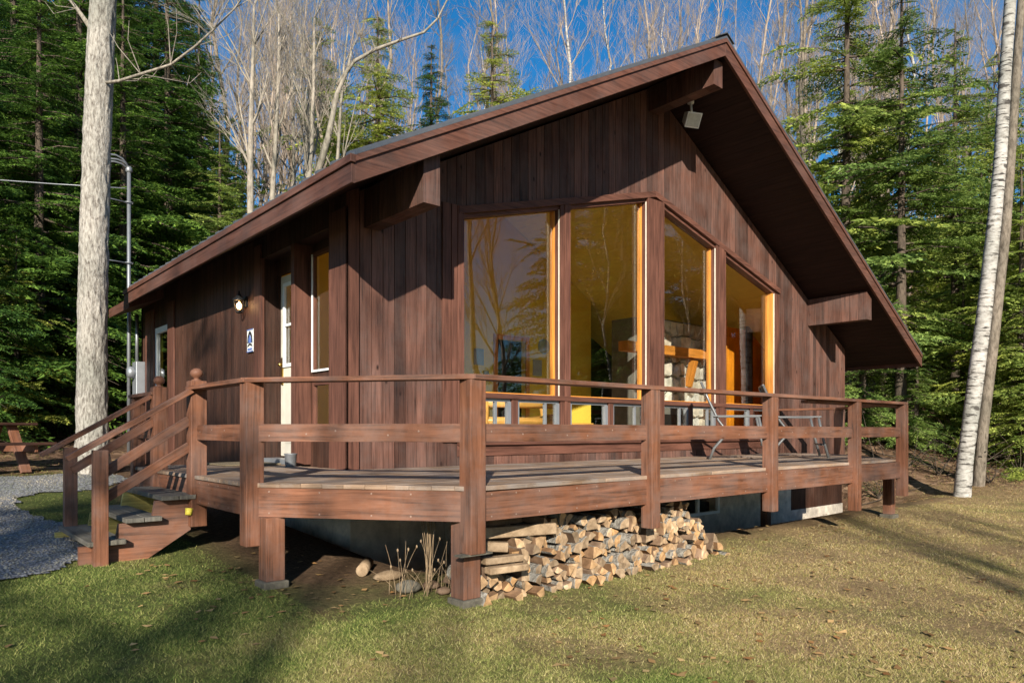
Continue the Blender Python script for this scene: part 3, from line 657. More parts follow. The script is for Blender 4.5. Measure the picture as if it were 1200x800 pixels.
# ---- roof
RU0, RU1, RV0, RV1 = 3.0, 15.93, 5.50, 13.4
rf = MB(); th = .05
for (a, b) in ((RU0, UR), (UR, RU1)):
    sl_hexa(rf, a, b, RV0-.02, RV1, lambda u: rooftop(u)-.03, lambda u: rooftop(u)-.001, (1, 0, 0))
    nr = int((RV1-RV0)/.3)
    s = 1 if a < UR else -1
    for i in range(nr):
        y = RV0+.05+i*.3
        e0 = a-.03 if a < UR else a; e1 = b if a < UR else b+.03
        sl_hexa(rf, e0, e1, y, y+.05, lambda u: rooftop(u)+.001, lambda u: rooftop(u)+.028)
roof = rf.build('roof', M['roof'], cab)
mb = MB()
for i in range(16):          # ragged lower edge of the metal sheets
    pass
mb = MB()
for (a, b) in ((RU0+.04, UR), (UR, RU1-.04)):
    n = int(abs(b-a)/.14*math.hypot(1, MZ))
    for i in range(n):
        p = a+(b-a)*i/n; q = a+(b-a)*(i+1)/n-.004
        sl_hexa(mb, p, q, RV0+.03, RV1, lambda u: rooftop(u)-.22, lambda u: rooftop(u)-.035, (0, 1, 0))
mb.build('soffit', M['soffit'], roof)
for (a, b) in ((RU0-.0, UR-.001), (UR+.001, RU1)):
    mb = MB()
    sl_hexa(mb, a, b, RV0, RV0+.04, lambda u: rooftop(u)-.27, lambda u: rooftop(u)-.085)
    sl_hexa(mb, a-.012*(a < UR), b, RV0-.022, RV0+.02, lambda u: rooftop(u)-.088, lambda u: rooftop(u)-.032)
    mb.build('rake_board', M['fascia'], roof, .003)
mb = MB(); z = rooftop(RU0)
mb.box(RU0-.03, RU0-.001, RV0+.0, RV1, z-.27, z-.10, (0, 1, 0)); mb.box(RU0-.05, RU0-.001, RV0-.022, RV1, z-.098, z-.03, (0, 1, 0)); mb.build('eave_board', M['fascia'], roof, .003)
mb = MB(); z = rooftop(RU1)
mb.box(RU1+.001, RU1+.03, RV0, RV1, z-.27, z-.04, (0, 1, 0)); mb.build('eave_board', M['fascia'], roof, .003)
mb = MB(); mb.beam((UR-.09, RV0-.03, ZR-.045), (UR-.09, RV1, ZR-.045), .2, .012, up=(-MZ, 0, 1)) ; mb.beam((UR+.09, RV0-.03, ZR-.045), (UR+.09, RV1, ZR-.045), .2, .012, up=(MZ, 0, 1))
for v in mb.v: pass
mb.v = [(x, y, z+.035) for (x, y, z) in mb.v]; mb.build('ridge_cap', M['roof'], roof)
# rear wing roof
mb = MB(); mb.hexa([(3.05, 13.41, 2.5), (8, 13.41, 4.6), (8, 14.9, 4.6), (3.05, 14.9, 2.5), (3.05, 13.41, 2.66), (8, 13.41, 4.76), (8, 14.9, 4.76), (3.05, 14.9, 2.66)], (0, 1, 0)); mb.build('rear_wing_roof', M['fascia'], cab)
# outrigger beams
def outrig(uc, u1, zb, v0, v1, boardy=True, top=None):
    mb = MB(); n = max(1, int((v1-v0)/.142)); vs_ = [v0+(v1-v0)*i/n for i in range(n+1)]
    mb2 = MB()
    top = top or (lambda u: rooftop(u)-.262)
    for i in range(n):
        a, b = vs_[i], vs_[i+1]-.004
        zt0, zt1 = top(uc), top(u1)
        mb.hexa([(uc, a, zb), (u1, a, zb), (u1, b, zb), (uc, b, zb), (uc, a, zt0), (u1, a, zt1), (u1, b, zt1), (uc, b, zt0)], (0, 0, 1))
    return mb.build('roof_beam', M['siding'], cab, .002)
outrig(3.79, 3.98, 2.56, 5.62, 6.748)
outrig(13.60, 13.80, 2.47, 5.62, 6.748)
outrig(8.62, 8.83, 5.22, 5.62, 6.748, top=lambda u: 5.58)
# interior: floor, ceiling, back wall, partitions
boards('interior_floor', [(3.86, 15.0, 6.92, 13.0, -.1, 0.0)], M['floor'], 0)
mb = MB()
for (a, b) in ((3.8, UR), (UR, 15.1)):
    n = 40
    for i in range(n):
        p = a+(b-a)*i/n; q = a+(b-a)*(i+1)/n-.004
        sl_hexa(mb, p, q, 6.9, 13.0, lambda u: rooftop(u)-.36, lambda u: rooftop(u)-.30, (0, 1, 0))
mb.build('interior_ceiling', M['ceiling'], cab)
mb = MB(); cutwall(mb, 0, 11.5, .12, 3.86, 15.0, k_(0.0), lambda u: rooftop(u)-.37, [(9.60, 10.40, k_(0), k_(2.35)), (12.5, 14.9, k_(-.1), k_(3.3))], 30); mb.build('interior_wall', M['yellow'], cab)
boards('interior_door_frame', [(9.50, 9.60, 11.46, 11.499, 0, 2.44), (10.40, 10.50, 11.46, 11.499, 0, 2.44), (9.60, 10.40, 11.46, 11.499, 2.35, 2.44)], M['pine'])
boards('added_dark_panel', [(9.0, 15.0, 12.6, 12.65, 0, 3.6)], M['darkroom'], 0)  # dark panel and wide opening added to darken the view through the right panes
mb = MB(); mb.box(13.25, 14.6, 8.35, 8.43, 0, 2.6, (0, 0, 1)); idr = mb.build('interior_partition', M['orange'], cab)
boards('partition_post', [(13.02, 13.22, 8.30, 8.46, 0, 2.75)], M['pine'], .004, idr)
boards('partition_post', [(14.0, 14.18, 8.27, 8.34, 0, 2.72)], M['bark_dark'], .004, idr)
boards('partition_wall', [(14.61, 15.05, 8.35, 8.5, 0, 2.9)], M['pine'], 0)
boards('side_cedar_lining', [(3.92, 3.95, 9.2, 13, 0, 2.6)], M['yellow'], 0)
# fireplace
fp = thing('stone_fireplace', 'split stone fireplace with a varnished timber mantel seen through the windows', 'fireplace', (12, 9.4, 0))
mb = MB(); mb.box(11.4, 13.4, 9.06, 9.9, 0, 2.72); mb.build('chimney_breast', M['mortar'], fp)
mb = MB(); rr = random.Random(3)
cells = []
for i in range(9):
    for jx in range(9): cells.append((11.4+.25*(jx+.5+(i % 2)*.35)+rr.uniform(-.09, .09), .02+.30*(i+.5)+rr.uniform(-.09, .09)))
def clip_poly(P, a, b):      # keep the half of P nearer a than b
    mx, mz, nx_, nz_ = (a[0]+b[0])/2, (a[1]+b[1])/2, b[0]-a[0], b[1]-a[1]; out_ = []
    for i in range(len(P)):
        p, q = P[i], P[(i+1) % len(P)]; dp = (p[0]-mx)*nx_+(p[1]-mz)*nz_; dq = (q[0]-mx)*nx_+(q[1]-mz)*nz_
        if dp <= 0: out_.append(p)
        if dp*dq < 0: t_ = dp/(dp-dq); out_.append((p[0]+(q[0]-p[0])*t_, p[1]+(q[1]-p[1])*t_))
    return out_
for c_0 in cells:
    P = [(11.4, 0), (13.4, 0), (13.4, 2.7), (11.4, 2.7)]
    for c_1 in cells:
        if c_1 != c_0 and math.dist(c_0, c_1) < 1: P = clip_poly(P, c_0, c_1)
        if len(P) < 3: break
    if len(P) < 3 or (11.5 < c_0[0] < 12.6 and c_0[1] < .8): continue
    cu, cz = sum(p[0] for p in P)/len(P), sum(p[1] for p in P)/len(P); dv = rr.uniform(.04, .12); n = len(P); b = len(mb.v)
    mb.v += [(cu+(p[0]-cu)*.93, 9.055, cz+(p[1]-cz)*.93) for p in P]+[(cu+(p[0]-cu)*.78, 9.055-dv, cz+(p[1]-cz)*.78) for p in P]
    for k in range(n):
        k2 = (k+1) % n; mb.f.append((b+k, b+k2, b+n+k2, b+n+k)); mb.uv.append([(0, 0)]*4); mb.m.append(0); mb.sm.append(False)
    mb.f.append(tuple(b+n+k for k in range(n))); mb.uv.append([(0, 0)]*n); mb.m.append(0); mb.sm.append(False)
mb.build('stone_face', M['stone'], fp)
boards('mantel', [(10.5, 13.7, 8.72, 8.95, 1.93, 2.12)], M['pine'], .01, fp)
for u in (11.2, 12.75):
    mb = MB(); mb.beam((u, 8.80, 1.89), (u, 8.95, 1.35), .14, .12, up=(1, 0, 0)); mb.build('bracket', M['pine'], fp)
mb = MB(); mb.box(11.5, 12.6, 8.99, 9.05, 0.02, .75); mb.build('firebox', M['black'], fp)
# log furniture
def log_sofa(name, label, cat, U, V, W):
    t = thing(name, label, cat, (U, V, 0))
    for z in (.25, .55, .82):
        mb = MB(); mb.tube([(U, V, z), (U+W, V, z)], .065, 12); mb.build('rail', M['pinelog'], t)
    for u in (U, U+W):
        for v in (V, V+.75):
            mb = MB(); mb.tube([(u, v, 0), (u, v, .92 if v == V else .62)], .07, 12); mb.build('leg', M['pinelog'], t)
        mb = MB(); mb.tube([(u, V, .6), (u, V+.78, .6)], .055, 12); mb.build('armrest', M['pinelog'], t)
    mb = MB(); mb.box(U+.07, U+W-.07, V+.08, V+.72, .3, .5); mb.build('cushion', M['sling'], t, .04)
log_sofa('log_sofa', 'honey coloured pine log sofa seen through the lower left windows', 'sofa', 6.6, 8.2, 1.6)
t = thing('log_chair', 'small pine log chair with a slanted leg inside the second window', 'chair', (8.9, 8.6, 0))
for (a, b) in (((8.7, 8.4, 0), (8.5, 8.4, .95)), ((8.7, 9.0, 0), (8.5, 9.0, .95)), ((9.2, 8.4, 0), (9.25, 8.4, .5)), ((9.2, 9.0, 0), (9.25, 9.0, .5))):
    mb = MB(); mb.tube([a, b], .045, 10); mb.build('leg', M['pinelog'], t)
for (a, b) in (((8.6, 8.4, .48), (9.3, 8.4, .48)), ((8.6, 9.0, .48), (9.3, 9.0, .48)), ((8.52, 8.36, .85), (8.52, 9.04, .85)), ((8.56, 8.36, .65), (8.56, 9.04, .65))):
    mb = MB(); mb.tube([a, b], .04, 10); mb.build('rail', M['pinelog'], t)
mb = MB(); mb.box(8.62, 9.25, 8.45, 8.95, .5, .54); mb.build('seat', M['pinelog'], t)
t = thing('log_stool', 'pale square log stool standing inside the leftmost lower window', 'stool', (6.0, 7.9, 0))
for u in (5.85, 6.15):
    for v in (7.8, 8.1): mb = MB(); mb.tube([(u, v, 0), (u, v, .9)], .035, 8); mb.build('leg', M['pinelog'], t)
mb = MB(); mb.box(5.78, 6.22, 7.73, 8.17, .9, .96); mb.build('seat', M['pinelog'], t)
mb = MB()
for z in (.55, .2):
    for v in (7.8, 8.1): mb.tube([(5.85, v, z), (6.15, v, z)], .025, 8)
mb.build('stretcher', M['pinelog'], t)
for i, (x0, x1, y0, y1, lab) in enumerate([(556, 567, 408, 427, 'grey paper notice on the yellow wall left of the dark doorway'), (625, 635, 421, 440, 'grey paper notice on the yellow wall right of the dark doorway'), (567, 573, 434, 443, 'tiny grey card on the yellow wall below the left notice')]):
    u0, u1 = fx(x0, 11.48), fx(x1, 11.48); tt = 11.48/(.754-.657*((x0-600)/835)); z1_, z0_ = .4+(505-y0)*tt/835, .4+(505-y1)*tt/835
    mb = MB(); mb.box(u0, u1, 11.48, 11.498, z0_, z1_); tag(mb.build('wall_notice', M['paper'], None), lab, 'notice')
mb = MB(); mb.lathe((0, 0, 0), [(0, .0), (.17, .0), (.17, .02), (0, .02)], 20)
mb.v = [(fx(638, 11.47)+x, 11.497-z, 2.28+y) for (x, y, z) in mb.v]; tag(mb.build('wall_plaque', M['paper']), 'round grey plaque high on the yellow wall right of the doorway', 'plaque')
mb = MB(); mb.box(11.45, 11.75, 11.44, 11.498, 1.5, 2.4); tag(mb.build('wall_mirror', M['darkroom']), 'dark framed panel on the yellow wall beside the window mullion', 'picture')

# ------------------------------------------------------------------ deck
DA, DB, DC, DE, DF = (2.12, 5.52), (3.20, 4.11), (2.12, 6.85), (10.85, 4.02), (12.45, 5.62)
DK = thing('wooden_deck', 'stained wooden deck with railings wrapping the front of the cabin', 'deck', (3.2, 4.11, 0))
outline = [(2.12, 8.95), (2.12, 5.52), (3.20, 4.11), (10.85, 4.02), (12.45, 5.62), (12.45, 6.748), (3.599, 6.748), (3.575, 6.74), (3.57, 8.95)]
def clip_row(v0, v1):
    vm = (v0+v1)/2; xs_ = []
    for i in range(len(outline)):
        p, q = outline[i], outline[(i+1) % len(outline)]
        if (p[1] > vm) != (q[1] > vm): xs_.append(p[0]+(q[0]-p[0])*(vm-p[1])/(q[1]-p[1]))
    xs_.sort(); return [(xs_[i], xs_[i+1]) for i in range(0, len(xs_)-1, 2)]
mb = MB(); v = 3.98
def edgex(v, left):
    # slanted ends following the chamfers
    if left:
        if v <= 4.11: return 3.20
        if v < 5.52: return 3.20-(v-4.11)/(5.52-4.11)*1.08
        return 2.12
    if v <= 4.02: return 10.85
    if v < 5.62: return 10.85+(v-4.02)
    return 12.45
v = 4.06
while v < 8.93:
    e = v+.138
    for seg in ([(edgex, edgex)]):
        a0, a1 = edgex(v, True)-.04, edgex(e-.005, True)-.04
        if v+.07 < 6.748: b0, b1 = edgex(v, False)+.03, edgex(e, False)+.03
        else: b0 = b1 = 3.57
        vv1 = min(e-.006, 6.746) if v < 6.748 and b0 > 4 else e-.006
        # butt joints
        cuts = [a0]+sorted(R.sample([4.6, 6.2, 7.7, 9.2], 2) if b0 > 5 else [])+[b0]
        for k in range(len(cuts)-1):
            l0 = a0 if k == 0 else cuts[k]+.003; l1 = a1 if k == 0 else cuts[k]+.003
            r0 = b0 if k == len(cuts)-2 else cuts[k+1]; r1 = b1 if k == len(cuts)-2 else cuts[k+1]
            dz = R.uniform(-.004, 0)
            mb.hexa([(l0, v, -.035), (r0, v, -.035), (r1, vv1, -.035), (l1, vv1, -.035), (l0, v, dz), (r0, v, dz), (r1, vv1, dz), (l1, vv1, dz)], (1, 0, 0))
    v = e
mb.build('floor_boards', M['boards'], DK, .003)
def seg(p, q, z0, z1, w, name, mat, off=0, bev=.004, ext=0):
    d_ = norm((q[0]-p[0], q[1]-p[1], 0)); n_ = (d_[1], -d_[0], 0)
    P0 = (p[0]+n_[0]*off-d_[0]*ext, p[1]+n_[1]*off-d_[1]*ext, (z0+z1)/2); P1 = (q[0]+n_[0]*off+d_[0]*ext, q[1]+n_[1]*off+d_[1]*ext, (z0+z1)/2)
    mb = MB(); mb.beam(P0, P1, w, z1-z0); L_ = math.dist(P0, P1)
    if name in ('mid_rail', 'skirt_board'):
        k = .16
        while k < L_-.1:
            for zz_ in ((z0+.03, z1-.03) if name == 'skirt_board' else ((z0+z1)/2+R.uniform(-.03, .03),)):
                c0 = (P0[0]+d_[0]*k+n_[0]*(w/2), P0[1]+d_[1]*k+n_[1]*(w/2), zz_); mb.tube([c0, add(c0, mul((n_[0], n_[1], 0), .0025))], .0075, 8, m=1)
            k += R.choice((.24, .31, .42))
    o_ = mb.build(name, [mat, M['nail']], DK, bev)
    return o_
path = [(2.12, 8.95), (2.12, 8.07), DC, DA, DB, DE, DF, (12.45, 6.70)]
for i in range(len(path)-1):
    p, q = path[i], path[i+1]
    seg(p, q, -.262, -.037, .045, 'skirt_board', M['deckwood'], off=0)
    if i == 1: continue                     # stair opening
    seg(p, q, .32, .455, .04, 'mid_rail', M['deckwood'], off=0.0)
    seg(p, q, .775, .812, .15, 'rail_cap', M['deckwood'], off=0.01, ext=.045)
seg((8.2, 4.09), (10.85, 4.06), .735, .772, .09, 'rail_strip', M['deckwood'], off=-.02)
def post(x, y, z0, z1, w=.125, name='post', ang=0):
    mb = MB(); c, s = math.cos(ang), math.sin(ang); h = w/2
    cs = [(x+c*a-s*b, y+s*a+c*b) for a, b in ((-h, -h), (h, -h), (h, h), (-h, h))]
    mb.hexa([(a, b, z0) for a, b in cs]+[(a, b, z1) for a, b in cs], (0, 0, 1)); return mb.build(name, M['deckwood'], DK, .006)
for (u, v) in ((2.12, 5.52), (3.20, 4.11)): post(u, v, -.49, .774, .14)
for u in (5.22, 7.29, 9.35): post(u, 4.11-.09*(u-3.2)/7.65-.02, -.48 if u < 9 else -.62, .774)
post(10.85, 4.0, -.52, .774); post(12.45, 5.62, -.52, .774)
for (u, v) in ((2.12, 6.85), (2.12, 8.07)):
    p_ = post(u, v, -.47, .86, .14, 'newel_post')
    mb = MB(); mb.lathe((u, v, .86), [(0, 0), (.045, 0), (.045, .01), (.022, .018), (.026, .028), (.05, .045), (.058, .07), (.05, .095), (.026, .115), (0, .12)], 20); mb.build('ball_finial', M['deckwood'], p_)
post(2.12, 8.93, -.6, .774)
mb = MB(); mb.tube([(2.03, 6.79, -.36), (2.04, 6.80, -.30)], [.03, .035], 8); mb.build('yellow_reflector', M['leafy_yellow'], DK)
gz = ground_z
for (u, v, w_) in ((2.23, 5.40, .15), (3.22, 4.22, .16), (11.12, 4.28, .13), (7.0, 5.6, .13), (10.5, 5.9, .12)):
    g0 = gz(u, v); post(u, v, g0+.05, -.264, w_, 'support_leg')
    mb = MB(); mb.box(u-.10, u+.10, v-.10, v+.10, g0-.1, g0+.05); mb.build('footing_block', M['block'], DK, .012)
mb = MB(); mb.box(3.05, 3.34, 4.05, 4.13, -.50, -.487); mb.build('post_foot_plate', M['block'], DK)
# joists
mb = MB(); u = 2.6
while u < 12.2:
    lo = 5.52-(u-2.12)/1.08*1.41+.08 if u < 3.2 else (4.16 if u < 10.85 else 4.1+(u-10.85)); mb.box(u, u+.04, lo, 6.745, -.24, -.04, (0, 1, 0)); u += .6
mb.build('joists', M['deckwood'], DK)
# stairs
ST = thing('deck_stairs', 'three step wooden stairs with sloping handrails at the left end of the deck', 'stairs', (1.5, 7.4, -.65))
V0s, V1s = 6.80, 8.12
for k in range(3):
    z = -.175*(k+1); u1 = 2.10-.285*k; mb = MB()
    for (a, b) in ((u1-.30, u1-.155), (u1-.15, u1-.01)): mb.box(a, b, V0s-.03, V1s+.02, z-.04, z, (0, 1, 0))
    mb.build('tread', M['tread'], ST, .004)
for v, mt in ((6.86, M['deckwood']), (8.0, M['sunlit_string'])):
    mb = MB(); zt = [(2.06, -.04), (1.22, -.56)]; 
    def sp(y0, y1):
        P = [(2.06, -.262), (2.06, -.62), (1.85, -.70), (1.20, -.70), (1.20, -.56)]
        P = [(2.07, -.22), (2.07, -.50), (1.62, -.78), (1.18, -.78), (1.18, -.57), (1.45, -.57), (1.48, -.40), (1.74, -.40), (1.77, -.22)]
        b = len(mb.v); n = len(P); mb.v += [(a, y0, z) for a, z in P]+[(a, y1, z) for a, z in P]
        for f in [tuple(b+i for i in range(n)), tuple(b+n+i for i in reversed(range(n)))]+[(b+(i+1) % n, b+i, b+n+i, b+n+(i+1) % n) for i in range(n)]:
            mb.f.append(f); mb.uv.append([(mb.v[i][0]+mb.v[i][2]*.6, mb.v[i][2]+mb.v[i][1]) for i in f]); mb.m.append(0); mb.sm.append(False)
    sp(v, v+.045); mb.build('stringer', mt, ST)
for V_ in (6.80, 8.12):
    pz = gz(1.33, V_)
    mb = MB(); mb.box(1.27, 1.38, V_-.055, V_+.045, pz-.05, .24); mb.build('newel', M['deckwood'], ST, .005)
    s = -1 if V_ < 7 else 1
    for (za, zb, u0, nm) in ((.74, .14, 1.08, 'handrail'), (.50, .02, 1.33, 'lower_rail'), (.26, -.20, 1.33, 'lower_rail')):
        if nm == 'lower_rail' and V_ > 7 and za < .3: continue
        vv = V_+.045+.02 if V_ < 7 else V_-.07
        if nm == 'handrail': vv = V_-.06-.0 if V_ < 7 else V_-.06; vv = V_
        sl = (za-zb)/(2.12-(1.08 if nm == 'handrail' else 1.33))
        mb = MB(); mb.beam((2.06, vv, za+ (.03 if nm == 'handrail' else 0)), (u0, vv, zb+(.03 if nm == 'handrail' else 0)), .04 if nm != 'handrail' else .09, .085 if nm != 'handrail' else .045); mb.build(nm, M['deckwood'], ST, .004)
# ------------------------------------------------------------------ small things
def lantern():
    u, v, z = 3.50, 9.56, 2.08
    t = thing('wall_lantern', 'small black lantern glowing on the brown side wall above the sign', 'lantern', (u, v, z))
    mb = MB(); mb.box(3.57, 3.597, v-.05, v+.05, z-.02, z+.12); mb.tube([(3.58, v, z+.05), (3.53, v, z-.02), (u, v, z-.11)], .01, 8); mb.build('bracket', M['black'], t)
    mb = MB(); mb.lathe((u, v, z), [(0, .19), (.012, .185), (.015, .15), (.03, .14), (.035, .12), (.085, .075), (.09, .06), (0, .06)], 6); mb.build('cap', M['black'], t)
    mb = MB(); mb.lathe((u, v, z), [(0, -.11), (.04, -.105), (.05, -.09), (0, -.088)], 6)
    for k in range(6):
        an = 2*PI*k/6; mb.beam((u+.048*math.cos(an), v+.048*math.sin(an), z-.09), (u+.075*math.cos(an), v+.075*math.sin(an), z+.06), .008, .008)
    mb.build('cage', M['black'], t)
    mb = MB(); mb.lathe((u, v, z), [(0, -.06), (.02, -.055), (.032, -.02), (.03, .01), (.012, .04), (0, .05)], 12); mb.build('bulb', M['lampglow'], t)
    l = bpy.data.lights.new('lantern_light', 'POINT'); l.energy = 1.5; l.color = (1, .6, .3); l.shadow_soft_size = .03
    lo = bpy.data.objects.new('lantern_light', l); C.objects.link(lo); lo.location = (0, 0, -.02); lo.location = (-.045, 0, .0); lo.parent = t
lantern()
t = thing('cabin_sign', 'white rectangular sign with a blue and black symbol on the side wall', 'sign', (3.59, 9.37, 1.59))
mb = MB(); mb.box(3.575, 3.597, 9.265, 9.475, 1.445, 1.745); mb.build('panel', M['white'], t)
def ySh(pts, x, m, name):
    mb = MB(); b = 0; mb.v = [(x, 9.37-p[0], 1.595+p[1]) for p in pts]+[(x+.004, 9.37-p[0], 1.595+p[1]) for p in pts]; n = len(pts)
    mb.f = [tuple(range(n)), tuple(reversed(range(n, 2*n)))]+[((i+1) % n, i, n+i, n+(i+1) % n) for i in range(n)]
    mb.uv = [[(0, 0)]*len(f) for f in mb.f]; mb.m = [0]*len(mb.f); mb.sm = [False]*len(mb.f); mb.build(name, m, t)
ySh([(-.085, -.03), (-.075, .05), (-.04, .105), (0, .13), (.04, .105), (.075, .05), (.085, -.03), (.055, -.03), (.05, .035), (.0, .09), (-.05, .035), (-.055, -.03)], 3.570, M['black'], 'black_arch')
ySh([(-.045, -.03), (-.045, .02), (0, .075), (.045, .02), (.045, -.03)], 3.5695, M['blue'], 'blue_symbol')
ySh([(-.085, -.08), (-.05, -.045), (0, -.035), (.05, -.045), (.085, -.08), (.04, -.07), (0, -.058), (-.04, -.07)], 3.5695, M['black'], 'black_scroll')
ySh([(-.07, -.125), (.07, -.125), (.07, -.1), (-.07, -.1)], 3.570, M['blue'], 'blue_strip')
for (a, b, c, e) in ((-.105, .105, .138, .150), (-.105, .105, -.150, -.138)):
    ySh([(a, c), (b, c), (b, e), (a, e)], 3.5705, M['blue'], 'border')
# floodlight
t = thing('floodlight', 'white boxy floodlight hanging under the gable peak soffit', 'floodlight', (9.15, 6.35, 5.1))
mb = MB(); cx, cy, cz = 9.12, 6.35, 5.12
a0 = norm((-.35, -.75, -.55)); sd = norm(cross(a0, (0, 0, 1))); up_ = cross(sd, a0)
def fp_(a, b, c): return add((cx, cy, cz), add(mul(a0, a), add(mul(sd, b), mul(up_, c))))
mb.hexa([fp_(-.1, -.08, -.07), fp_(-.1, .08, -.07), fp_(.1, .12, -.11), fp_(.1, -.12, -.11), fp_(-.1, -.08, .07), fp_(-.1, .08, .07), fp_(.1, .12, .11), fp_(.1, -.12, .11)], (0, 0, 1)); mb.build('housing', M['white'], t, .004)
mb = MB(); mb.hexa([fp_(.101, -.10, -.09), fp_(.101, .10, -.09), fp_(.108, .10, -.09), fp_(.108, -.10, -.09), fp_(.101, -.10, .09), fp_(.101, .10, .09), fp_(.108, .10, .09), fp_(.108, -.10, .09)], (0, 0, 1)); mb.build('lens', simple('lens_glass', (.55, .56, .5), .15), t)
mb = MB(); mb.tube([fp_(0, 0, .05), (cx, cy, 5.38)], .02, 8); mb.lathe((cx, cy, 5.36), [(0, -.01), (.05, -.01), (.05, .03), (0, .03)], 12); mb.build('mount', M['white'], t)
# bucket
mb = MB(); mb.lathe((3.42, 7.75, .001), [(0, 0), (.058, 0), (.06, .005), (.068, .13), (.075, .14), (.075, .146), (.066, .146), (.062, .12), (.055, .012), (0, .012)], 24)
tag(mb.build('tin_can', M['metal']), 'small galvanised tin can standing on the deck by the door', 'can')
mb = MB(); mb.box(2.85, 3.5, 8.2, 8.92, .002, .02); tag(mb.build('door_mat', M['mat'], None, .006), 'brown fibre door mat on the deck in front of the entry door', 'mat')
# service mast, meter
t = thing('service_mast', 'grey steel electric service mast with looped wires behind the roof eave', 'mast', (3.42, 15.05, -.3))
mb = MB(); mb.tube([(3.42, 15.05, -.3), (3.42, 15.05, 5.35)], .034, 12); mb.build('pipe', M['metal'], t)
mb = MB(); mb.lathe((3.42, 15.05, 5.35), [(0, .10), (.04, .09), (.06, .05), (.06, .0), (.045, -.02)], 12); mb.build('weatherhead', M['metal'], t)
mb = MB()
for k, r_ in enumerate((.28, .36, .22)):
    mb.tube([(3.42-.02, 15.05, 5.38)]+[(3.42-.35*(1-math.cos(a))-.02*k, 15.05-.25*math.sin(a)*.3, 5.38+r_*math.sin(a)-.35*a/PI) for a in [PI*i/8 for i in range(1, 9)]], .018, 6)
mb.build('wire_loops', M['metal'], t)
mb = MB()
for z in (3.6, 4.75): mb.tube([(3.42+.075*math.cos(a), 15.05+.075*math.sin(a), z) for a in [i*.7 for i in range(10)]], .012, 6); mb.tube([(3.42, 15.05, z), (2.95, 14.9, z-.02), (2.9, 14.9, z-.22)], .012, 6)
mb.build('clamp', M['metal'], t)
mb = MB(); A_ = (3.35, 15.0, 5.0); B_ = (-9.0, 24, 6.6)
mb.tube([tuple(A_[k]+(B_[k]-A_[k])*s/12-(1.2*s/12*(1-s/12) if k == 2 else 0) for k in range(3)) for s in range(13)], .011, 6)
tag(mb.build('service_wire', M['metal']), 'pale overhead cable running left from the service mast', 'cable')
t = thing('electric_meter', 'grey electric meter on the far corner of the side wall', 'meter', (3.45, 14.75, 1.4))
mb = MB(); mb.box(3.44, 3.595, 14.6, 14.88, 1.0, 1.7); mb.build('box', M['grey'], t, .01)
mb = MB(); mb.lathe((0, 0, 0), [(0, .13), (.09, .12), (.11, .08), (.11, 0), (0, 0)], 20); mb.v = [(3.44-z, 14.74+x, 1.5+y) for (x, y, z) in mb.v]; mb.build('dial', M['grey'], t)
mb = MB(); mb.tube([(3.5, 14.8, 1.7), (3.5, 14.8, 2.6)], .03, 8); mb.build('conduit', M['metal'], t); mb = MB(); mb.tube([(3.5, 14.7, 1.0), (3.5, 14.7, -.4)], .025, 8); mb.build('conduit', M['metal'], t)
# picnic table (partly out of frame)
px_, py_ = px_ground(-52, 556)
PT = thing('picnic_table', 'weathered brown picnic table at the left edge beside the gravel', 'table', (px_, py_, gz(px_, py_)))
pg = gz(px_, py_)+.01
ang = math.radians(20); ca, sa = math.cos(ang), math.sin(ang)
def tp(x, y, z): return (px_+ca*x-sa*y, py_+sa*x+ca*y, pg+z)
for i in range(5):
    mb = MB(); y = -.36+i*.155; mb.beam(tp(-.95, y+.07, .74), tp(.95, y+.07, .74), .14, .04); mb.build('top_board', M['siding_side'], PT, .004)
for s in (-1, 1):
    for j in (0, 1): mb = MB(); mb.beam(tp(-.95, s*(.68+.15*j), .44), tp(.95, s*(.68+.15*j), .44), .14, .04); mb.build('seat_board', M['siding_side'], PT, .004)
for x in (-.65, .65):
    for s in (-1, 1): mb = MB(); mb.beam(tp(x, s*.62, 0), tp(x, s*.2, .72), .045, .14, up=(ca, sa, 0)); mb.build('leg', M['deckwood'], PT, .003)
    mb = MB(); mb.beam(tp(x+.045, -.82, .38), tp(x+.045, .82, .38), .04, .13); mb.build('crossbar', M['deckwood'], PT, .003)
